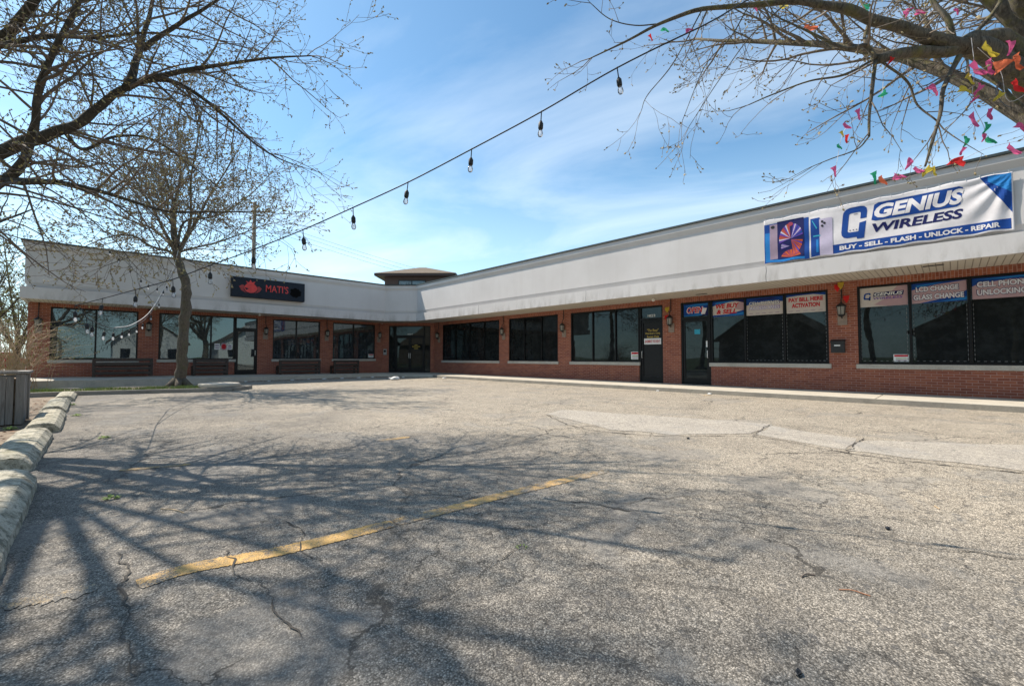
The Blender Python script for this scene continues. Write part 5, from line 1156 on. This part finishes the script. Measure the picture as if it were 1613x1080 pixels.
# trees and houses across the street, seen in the shop windows
GR = 'street trees seen reflected in the shop windows'
for i, (x, y, rz, sc, lb) in enumerate([(-3.5, -7, 0.5, 1.25, 'street tree behind the viewpoint, nearest the lot'), (5.5, -16, 2.0, 1.1, 'street tree in front of the white house'), (-9, 4, 3.1, 1.15, 'street tree left of the lot'), (-10, -2.5, 4.2, 1.3, 'street tree left of the lot near the road'), (-8.5, 16, 5.0, 1.2, 'street tree left of the timber planter'), (11, -24, 1.0, 1.2, 'street tree between the two houses')]):
    dup(st, (x, y, 0), rz, sc, lb, GR)
def house(x0, x1, y0, y1, h_, rh, siding, axis, label):
    t = thing('house', ((x0+x1)/2, (y0+y1)/2, 0), label, 'house', 'houses reflected in the shop windows'); g = MB(); g.box(x0, x1, y0, y1, 0, h_)
    if axis == 'x':
        ym = (y0+y1)/2
        g.add([(x0, y0, h_), (x0, y1, h_), (x0, ym, h_+rh)], [(0, 1, 2)]); g.add([(x1, y0, h_), (x1, y1, h_), (x1, ym, h_+rh)], [(0, 1, 2)]); rf = MB()
        for ye in (y0-0.5, y1+0.5): rf.add([(x0-.4, ye, h_-.25), (x1+.4, ye, h_-.25), (x1+.4, ym, h_+rh+.12), (x0-.4, ym, h_+rh+.12), (x0-.4, ye, h_-.10), (x1+.4, ye, h_-.10), (x1+.4, ym, h_+rh+.27), (x0-.4, ym, h_+rh+.27)], [(0, 1, 2, 3), (4, 5, 6, 7), (0, 1, 5, 4), (1, 2, 6, 5), (0, 3, 7, 4)])
    else:
        xm = (x0+x1)/2
        g.add([(x0, y1, h_), (x1, y1, h_), (xm, y1, h_+rh)], [(0, 1, 2)]); g.add([(x0, y0, h_), (x1, y0, h_), (xm, y0, h_+rh)], [(0, 1, 2)]); rf = MB()
        for xe in (x0-0.5, x1+0.5): rf.add([(xe, y0-.4, h_-.25), (xe, y1+.4, h_-.25), (xm, y1+.4, h_+rh+.12), (xm, y0-.4, h_+rh+.12), (xe, y0-.4, h_-.10), (xe, y1+.4, h_-.10), (xm, y1+.4, h_+rh+.27), (xm, y0-.4, h_+rh+.27)], [(0, 1, 2, 3), (4, 5, 6, 7), (0, 1, 5, 4), (1, 2, 6, 5), (0, 3, 7, 4)])
    g.build('wall', siding, t); rf.build('roof', brown_roof, t)
    for k in range(3):
        f = (k+0.5)/3; w_ = MB()
        if axis == 'y': xc = x0+(x1-x0)*f; w_.box(xc-.5, xc+.5, y1+0.002, y1+.06, 1.0, 2.3)
        else: yc = y0+(y1-y0)*f; w_.box(x1+0.002, x1+.06, yc-.5, yc+.5, 1.0, 2.3)
        w_.build('window', darkpane, t)
house(1.5, 9.0, -34, -24, 3.0, 3.0, siding_white, 'y', 'white gabled house across the street behind the viewpoint')
house(13, 22, -32, -24, 3.2, 2.6, siding_white, 'y', 'third white gabled house behind the mall end')
house(-12, -3, -30, -22, 3.0, 2.8, siding_white, 'y', 'second white gabled house farther left behind the viewpoint')
house(-26, -15, -8, 2, 3.2, 3.0, siding_dark, 'x', 'brown house left of the lot')
house(-27, -16, 8, 17, 3.0, 3.2, siding_dark, 'x', 'brown house farther up the left side')

# ================================================================== PARKED CAR, far left background
def car(x, y, rz, paint, label):
    t = thing('parked_car', (0, 0, 0), label, 'car', 'cars parked beyond the left end of the building'); body = [(-2.2, .35), (-2.25, .75), (-2.1, .95), (-1.5, 1.0), (-0.9, 1.42), (0.55, 1.45), (1.15, 1.02), (2.05, .88), (2.25, .65), (2.2, .3)]
    g = MB(); n = len(body); vs = [(a, s_*(.85 if z < 1.05 else .68), z) for s_ in (-1, 1) for a, z in body]; g.add(vs, [tuple(range(n)), tuple(range(2*n-1, n-1, -1))]+[(i, (i+1) % n, n+(i+1) % n, n+i) for i in range(n)]); g.build('body', paint, t, bevel=0.06)
    for sgn in (-1, 1):
        g = MB(); q = [(-1.35, 1.05), (-.85, 1.36), (.5, 1.38), (.98, 1.05)]; g.add([(a, sgn*(.80 if z < 1.1 else .70)+sgn*.012, z) for a, z in q]+[(a, sgn*(.80 if z < 1.1 else .70)-sgn*.05, z) for a, z in q], [(0, 1, 2, 3), (7, 6, 5, 4), (0, 4, 5, 1), (1, 5, 6, 2), (2, 6, 7, 3), (3, 7, 4, 0)]); g.build('window', glass, t)
        for xw in (-1.35, 1.35):
            g = MB(); g.lathe((xw, sgn*.72 if sgn > 0 else sgn*.92, .33), [(.30, 0), (.33, .04), (.33, .17), (.30, .20)], 18, axis=Vector((0, 1, 0))); wv = g.build('wheel', blackmetal, t, smooth=False)
            g = MB(); g.lathe((xw, .92*sgn-.005 if sgn > 0 else -.93, .33), [(.19, 0), (.19, .012)], 12, axis=Vector((0, 1, 0))); g.build('rim', steel, wv)
        g = MB(); g.box(2.18, 2.24, sgn*.55-.16, sgn*.55+.16, .62, .76); g.build('headlight', white_m, t)
    t.location = (x, y, 0); t.rotation_euler = (0, 0, rz); return t
car(-4.9, 45, 0.4, simple('red_car_paint', (0.45, 0.03, 0.03), 0.25), 'red car parked in the distance left of the building')
car(-9.5, 43, 0.2, simple('white_car_paint', (0.7, 0.7, 0.7), 0.25), 'white car parked in the distance at the left frame edge')

# ================================================================== BACKGROUND: cupola building, utility pole and wires
t = thing('tower_building', (19.5, 40, 0), 'brown tower with low hip roof rising behind the corner of the mall', 'building')
TA = at(606, 440, 37.5); tu = Vector((1, -1, 0)).normalized(); tn = Vector((-1, -1, 0)).normalized()
TA = Vector((TA.x, TA.y, 0)); fr = (TA, tu, tn); tw_ = 5.4; ez = at(650, 434.5, 37.0).z; rz_ = at(655, 422, 40).z
LOC[t] = Vector((TA.x, TA.y, 0)); t.location = LOC[t]
g = MB(); g.fbox(fr, 0, tw_, -5.0, 0, 0, ez); g.build('wall', brown_siding, t)
g = MB(); g.fbox(fr, -0.7, tw_+0.9, -5.7, 0.7, ez, ez+0.2); g.build('eaves', brown_fascia, t)
g = MB(); P8 = [TA+tu*u+tn*n+Vector((0, 0, z)) for u, n, z in ((-.75, .75, ez+.202), (tw_+.95, .75, ez+.202), (tw_+.95, -5.75, ez+.202), (-.75, -5.75, ez+.202), (tw_/2-.2, -2.3, rz_), (tw_/2+.4, -2.3, rz_), (tw_/2+.4, -2.7, rz_), (tw_/2-.2, -2.7, rz_))]
g.add(P8, [(0, 1, 5, 4), (1, 2, 6, 5), (2, 3, 7, 6), (3, 0, 4, 7), (4, 5, 6, 7), (3, 2, 1, 0)]); g.build('roof', brown_roof, t)
zt = ez-0.3; wa, wb = 1.2, 3.6
g = MB(); g.fbox(fr, wa, wb, 0.001, .05, zt-1.2, zt); wf = g.build('window', frame_m, t)
for a, b in ((wa+.07, (wa+wb)/2-.04), ((wa+wb)/2+.04, wb-.07)):
    g = MB(); g.fbox(fr, a, b, .052, .06, zt-1.13, zt-.07); g.build('pane', glass_left, wf)
# pole
Yp = 46.0; pp = onY(399, 430, Yp); ptop = onY(399, 318, Yp).z
pole_m = simple('pole_wood', (0.20, 0.17, 0.13), 0.9, 0.3)
t = thing('utility_pole', (pp.x, Yp, 0), 'grey wooden utility pole behind the restaurant roof', 'utility pole')
g = MB(); g.tube([Vector((pp.x, Yp, 0)), Vector((pp.x, Yp, ptop))], [.22, .15], 10); g.build('pole', pole_m, t, smooth=True)
g = MB(); g.box(pp.x-.08, pp.x+.08, Yp-1.1, Yp+1.1, ptop-.75, ptop-.6); g.build('crossarm', pole_m, t)
wire_m = simple('wire', (0.12, 0.12, 0.13), 0.6)
for i, (a, b) in enumerate((((399, 341), (720, 441)), ((399, 347), (720, 447)), ((399, 355), (720, 452)))):
    p0 = at(*a, 44); p1 = at(*b, 60); m1 = p0.lerp(p1, .5)-Vector((0, 0, .25)); g = MB(); g.tube(catmull([p0, m1, p1], 8), .014, 4)
    tag(g.build('power_line', wire_m, loc=p0), ['topmost of three thin wires crossing the sky toward the tower', 'middle of three thin wires crossing the sky toward the tower', 'lowest of three thin wires crossing the sky toward the tower'][i], 'wire', 'power lines')

# ================================================================== STRING LIGHTS
cable_m = simple('cable_rubber', (0.012, 0.012, 0.013), 0.6); wcable = simple('white_rope', (0.62, 0.60, 0.57), 0.8)
def strand(pts3, bulbs, label, rad=0.006, s=1.0, mat=None):
    t = thing('string_lights', pts3[0], label, 'string lights', 'festoon string lights')
    g = MB(); g.tube(catmull(pts3, 6), rad, 5); g.build('cable', mat or cable_m, t, smooth=True)
    for p in bulbs:
        tilt = Vector((rng.uniform(-.12, .12), rng.uniform(-.12, .12), -1)).normalized(); up = -tilt
        g = MB(); g.tube([p+Vector((0, 0, .008)), p+tilt*.085*s], .0045*s, 4); 
        q = p+tilt*.15*s
        g.lathe(q, [(.017*s, 0), (.021*s, .012*s), (.021*s, .05*s), (.012*s, .066*s), (.006*s, .075*s)], 9, axis=up); so_ = g.build('socket', cable_m, t, smooth=True)
        q = p+tilt*.215*s
        g = MB(); g.lathe(q, [(.004*s, 0), (.016*s, .006*s), (.023*s, .022*s), (.021*s, .040*s), (.013*s, .066*s)], 9, axis=up); g.build('bulb', bulb_m, so_, smooth=True)
    return t
mainpx = [(1545, 2), (1250, 2), (1105, 42), (972, 107), (853, 176), (743, 235), (643, 287), (556, 327), (477, 362), (399, 393), (331, 418), (272, 440), (214, 456), (162, 470), (118, 481)]
dep = [2.6, 3.0, 3.2]+[3.4+.2*i for i in range(12)]
pts = [at(a, b, d) for (a, b), d in zip(mainpx, dep)]
pts[0] = at(1520, -40, 4.3); pts[1] = at(1260, -28, 3.7)
strand(pts, pts[3:], 'black cable of clear bulbs running from the upper right down to the left')
p2 = [(118, 481, 5.6), (128, 486, 5.6), (136, 500, 5.6), (146, 505, 5.7), (166, 514, 6.6), (180, 517, 7.6), (194, 516, 8.6), (205, 514, 9.6), (216, 510, 10.4), (226, 505, 11.0), (238, 492, 12), (250, 474, 13), (258, 455, 14), (263, 440, 14.6), (270, 425, ds-.3)]
q2 = [at(*p) for p in p2]; strand(q2, [q2[i] for i in (2, 3, 4, 5, 6, 7, 8, 9, 10, 11, 12, 13)], 'black cable of bulbs looping across the restaurant windows to the thin tree', s=1.0)
p3 = [(150, 372, 12.5), (172, 390, 12.8), (188, 402, 13), (206, 420, 13.2), (222, 436, 13.4), (235, 444, 13.6), (248, 449, 13.8), (262, 446, 14.4), (276, 425, ds-.3)]
q3 = [at(*p) for p in p3]; strand(q3, q3[1:8], 'black cable of small bulbs sagging left of the thin tree', s=1.15, rad=0.006)
g = MB(); q4 = [at(*p) for p in ((281, 394, ds-.25), (272, 425, ds-1), (253, 464, 13), (234, 493, 11), (208, 511, 9), (180, 516, 7.6))]; g.tube(catmull(q4, 6), .007, 5); tag(g.build('rope', wcable, loc=q4[0], smooth=True), 'white rope curving down left of the thin tree trunk', 'rope')

# ================================================================== BUNTING
def bunting(cord, flags, label, size=0.088, d0=D):
    C = [at(a, b, d0+d) for a, b, d in cord]; t = thing('bunting', C[0], label, 'bunting', 'coloured pennant bunting')
    g = MB(); g.tube(catmull(C, 5), .0025, 3); g.build('cord', PEN['w'], t)
    r = random.Random(len(flags)*7+int(cord[0][0]))
    for fx, fy, c, *rest in flags:
        k = rest[0] if rest else 1.0; wd = size*k; p = at(fx, fy, d0+cord[0][2]-.03); a = r.uniform(-.9, .9)+ (rest[1] if len(rest) > 1 else 0); dirx = (RT*math.cos(a)+UP*math.sin(a)); dn = (RT*-math.sin(a)+UP*math.cos(a))*-1
        g = MB(); vs = []; fs = []
        nseg = 5; fold = r.uniform(0.2, 0.5)
        for i in range(nseg+1):
            f = i/nseg; hw = wd*0.34*(1-f*0.85)
            for j in range(4):
                u = (j/3-.5)*2; vs.append(p+dirx*(u*hw*(1-.35*fold)+math.sin(f*3+fx)*wd*.12)+dn*((f-.5)*wd*1.05)+FV*(math.sin(u*4+f*5+fx)*wd*.16*fold*2))
        for i in range(nseg):
            for j in range(3): fs.append((i*4+j, i*4+j+1, (i+1)*4+j+1, (i+1)*4+j))
        g.add(vs, fs); g.build('pennant', PEN[c], t, smooth=True, recalc=False)
    return t
bunting([(1010, 78, .3), (1048, 52, .3), (1100, 42, .3), (1150, 30, .3), (1190, 12, .3), (1250, 10, .2)], [(1025, 60, 'r', .8), (1048, 48, 'g', .9), (1086, 48, 'p', .9, 1.2), (1187, 12, 'p', 1.2), (1235, 9, 'y', 1.1, 1.4)], 'thin pennant string along the leftmost tips of the mossy tree')
bunting([(1275, 60, .1), (1300, 30, .1), (1363, 16, .05), (1440, 18, .05), (1507, 19, .05)], [(1278, 42, 'o', 1.5, .8), (1364, 16, 'g', 1.3), (1432, 18, 'p', 1.3, 1.4), (1450, 20, 'p', 1.1, 1.2), (1507, 19, 'p', .8)], 'pennant string along the top of the frame above the thick mossy bough')
bunting([(1355, 180, -.2), (1330, 205, -.2), (1322, 235, -.2), (1315, 275, -.2)], [(1352, 181, 'p', 1.1, 1.3), (1335, 198, 'p', 1.0, 1.2), (1326, 212, 'y', .7), (1334, 219, 'r', .9), (1323, 231, 'g', .7), (1314, 271, 'p', 1.1)], 'short pennant string hanging at the left among drooping twigs')
bunting([(1370, 284, -.1), (1420, 280, -.1), (1460, 270, -.1), (1505, 256, -.1), (1560, 232, -.1), (1640, 215, -.1)], [(1377, 281, 'g', 1.3, 1.2), (1392, 284, 'o', 1.2, 1.4), (1418, 278, 'p', 1.4, 1.5), (1431, 259, 'p', 1.3), (1448, 267, 'p', 1.2, 1.2), (1460, 271, 'y', 1.4), (1472, 270, 'y', 1.0), (1505, 257, 'r', 1.9, -1.0), (1516, 238, 'p', 1.0), (1520, 224, 'g', 1.2), (1598, 236, 'p', 1.6, 1.3)], 'pennant string hanging across the front of the roof edge above the banner')
bunting([(1530, 60, -.25), (1535, 110, -.25), (1532, 160, -.25), (1550, 200, -.25), (1552, 225, -.25)], [(1528, 126, 'y', 1.2, 1.2), (1520, 143, 'y', 1.3, 1.4), (1540, 140, 'p', 1.2), (1533, 155, 'p', 1.1), (1535, 190, 'p', 1.5), (1552, 202, 'g', 1.2), (1550, 217, 'p', .9), (1562, 221, 'g', 1.2, 1.4)], 'pennant string hanging straight down right of the drooping branch')
bunting([(1540, 75, -.3), (1575, 110, -.3), (1590, 160, -.3), (1640, 130, -.3)], [(1542, 108, 'p', 1.9, 1.4), (1560, 106, 'p', 1.5, 1.3), (1582, 101, 'o', 2.2, 1.5), (1604, 98, 'o', 1.6, 1.5), (1560, 80, 'y', 1.8, 1.5), (1590, 76, 'p', 1.5), (1572, 152, 'y', 1.2), (1605, 136, 'r', 1.6, .5), (1608, 202, 'p', 1.2, 1.2), (1561, 180, 'p', 1.2)], 'thick bundle of pink and orange pennants wrapped round the mossy bough at the right edge')
bunting([(1466, 130, -.1), (1470, 150, -.1), (1402, 95, -.1), (1389, 148, -.1)], [(1470, 143, 'p', 1.4), (1402, 96, 'r', .9), (1389, 148, 'g', 1.1)], 'few loose pennants under the thick mossy bough')
# pennant scraps caught on two lanterns
def scrap(fr, u, z, c, label):
    g = MB(); o, U, Nn = fr; vs = [o+U*(u+a)+Nn*n+Vector((0, 0, z+b)) for a, b, n in ((-.07, .09, .10), (.07, .08, .16), (.0, -.13, .13), (.06, -.02, .19), (-.05, -.02, .09))]
    g.add(vs, [(0, 1, 3, 4), (4, 3, 2)]); tag(g.build('pennant_scrap', PEN[c], loc=vs[0], recalc=False), label, 'pennant', 'pennant scraps caught on lanterns')
scrap(FR, 7.40, 2.88, 'y', 'yellow pennant scrap on the lantern between the two doors'); scrap(FR, 7.42, 2.58, 'r', 'red pennant scrap on the lantern between the two doors')
scrap(FR, 2.20, 3.16, 'y', 'yellow pennant scrap at the top of the lantern above the mailbox'); scrap(FR, 2.28, 3.10, 'r', 'upper red pennant scrap on the lantern above the mailbox'); scrap(FR, 2.08, 2.76, 'r', 'lower red pennant scrap on the lantern above the mailbox')
scn.world = w
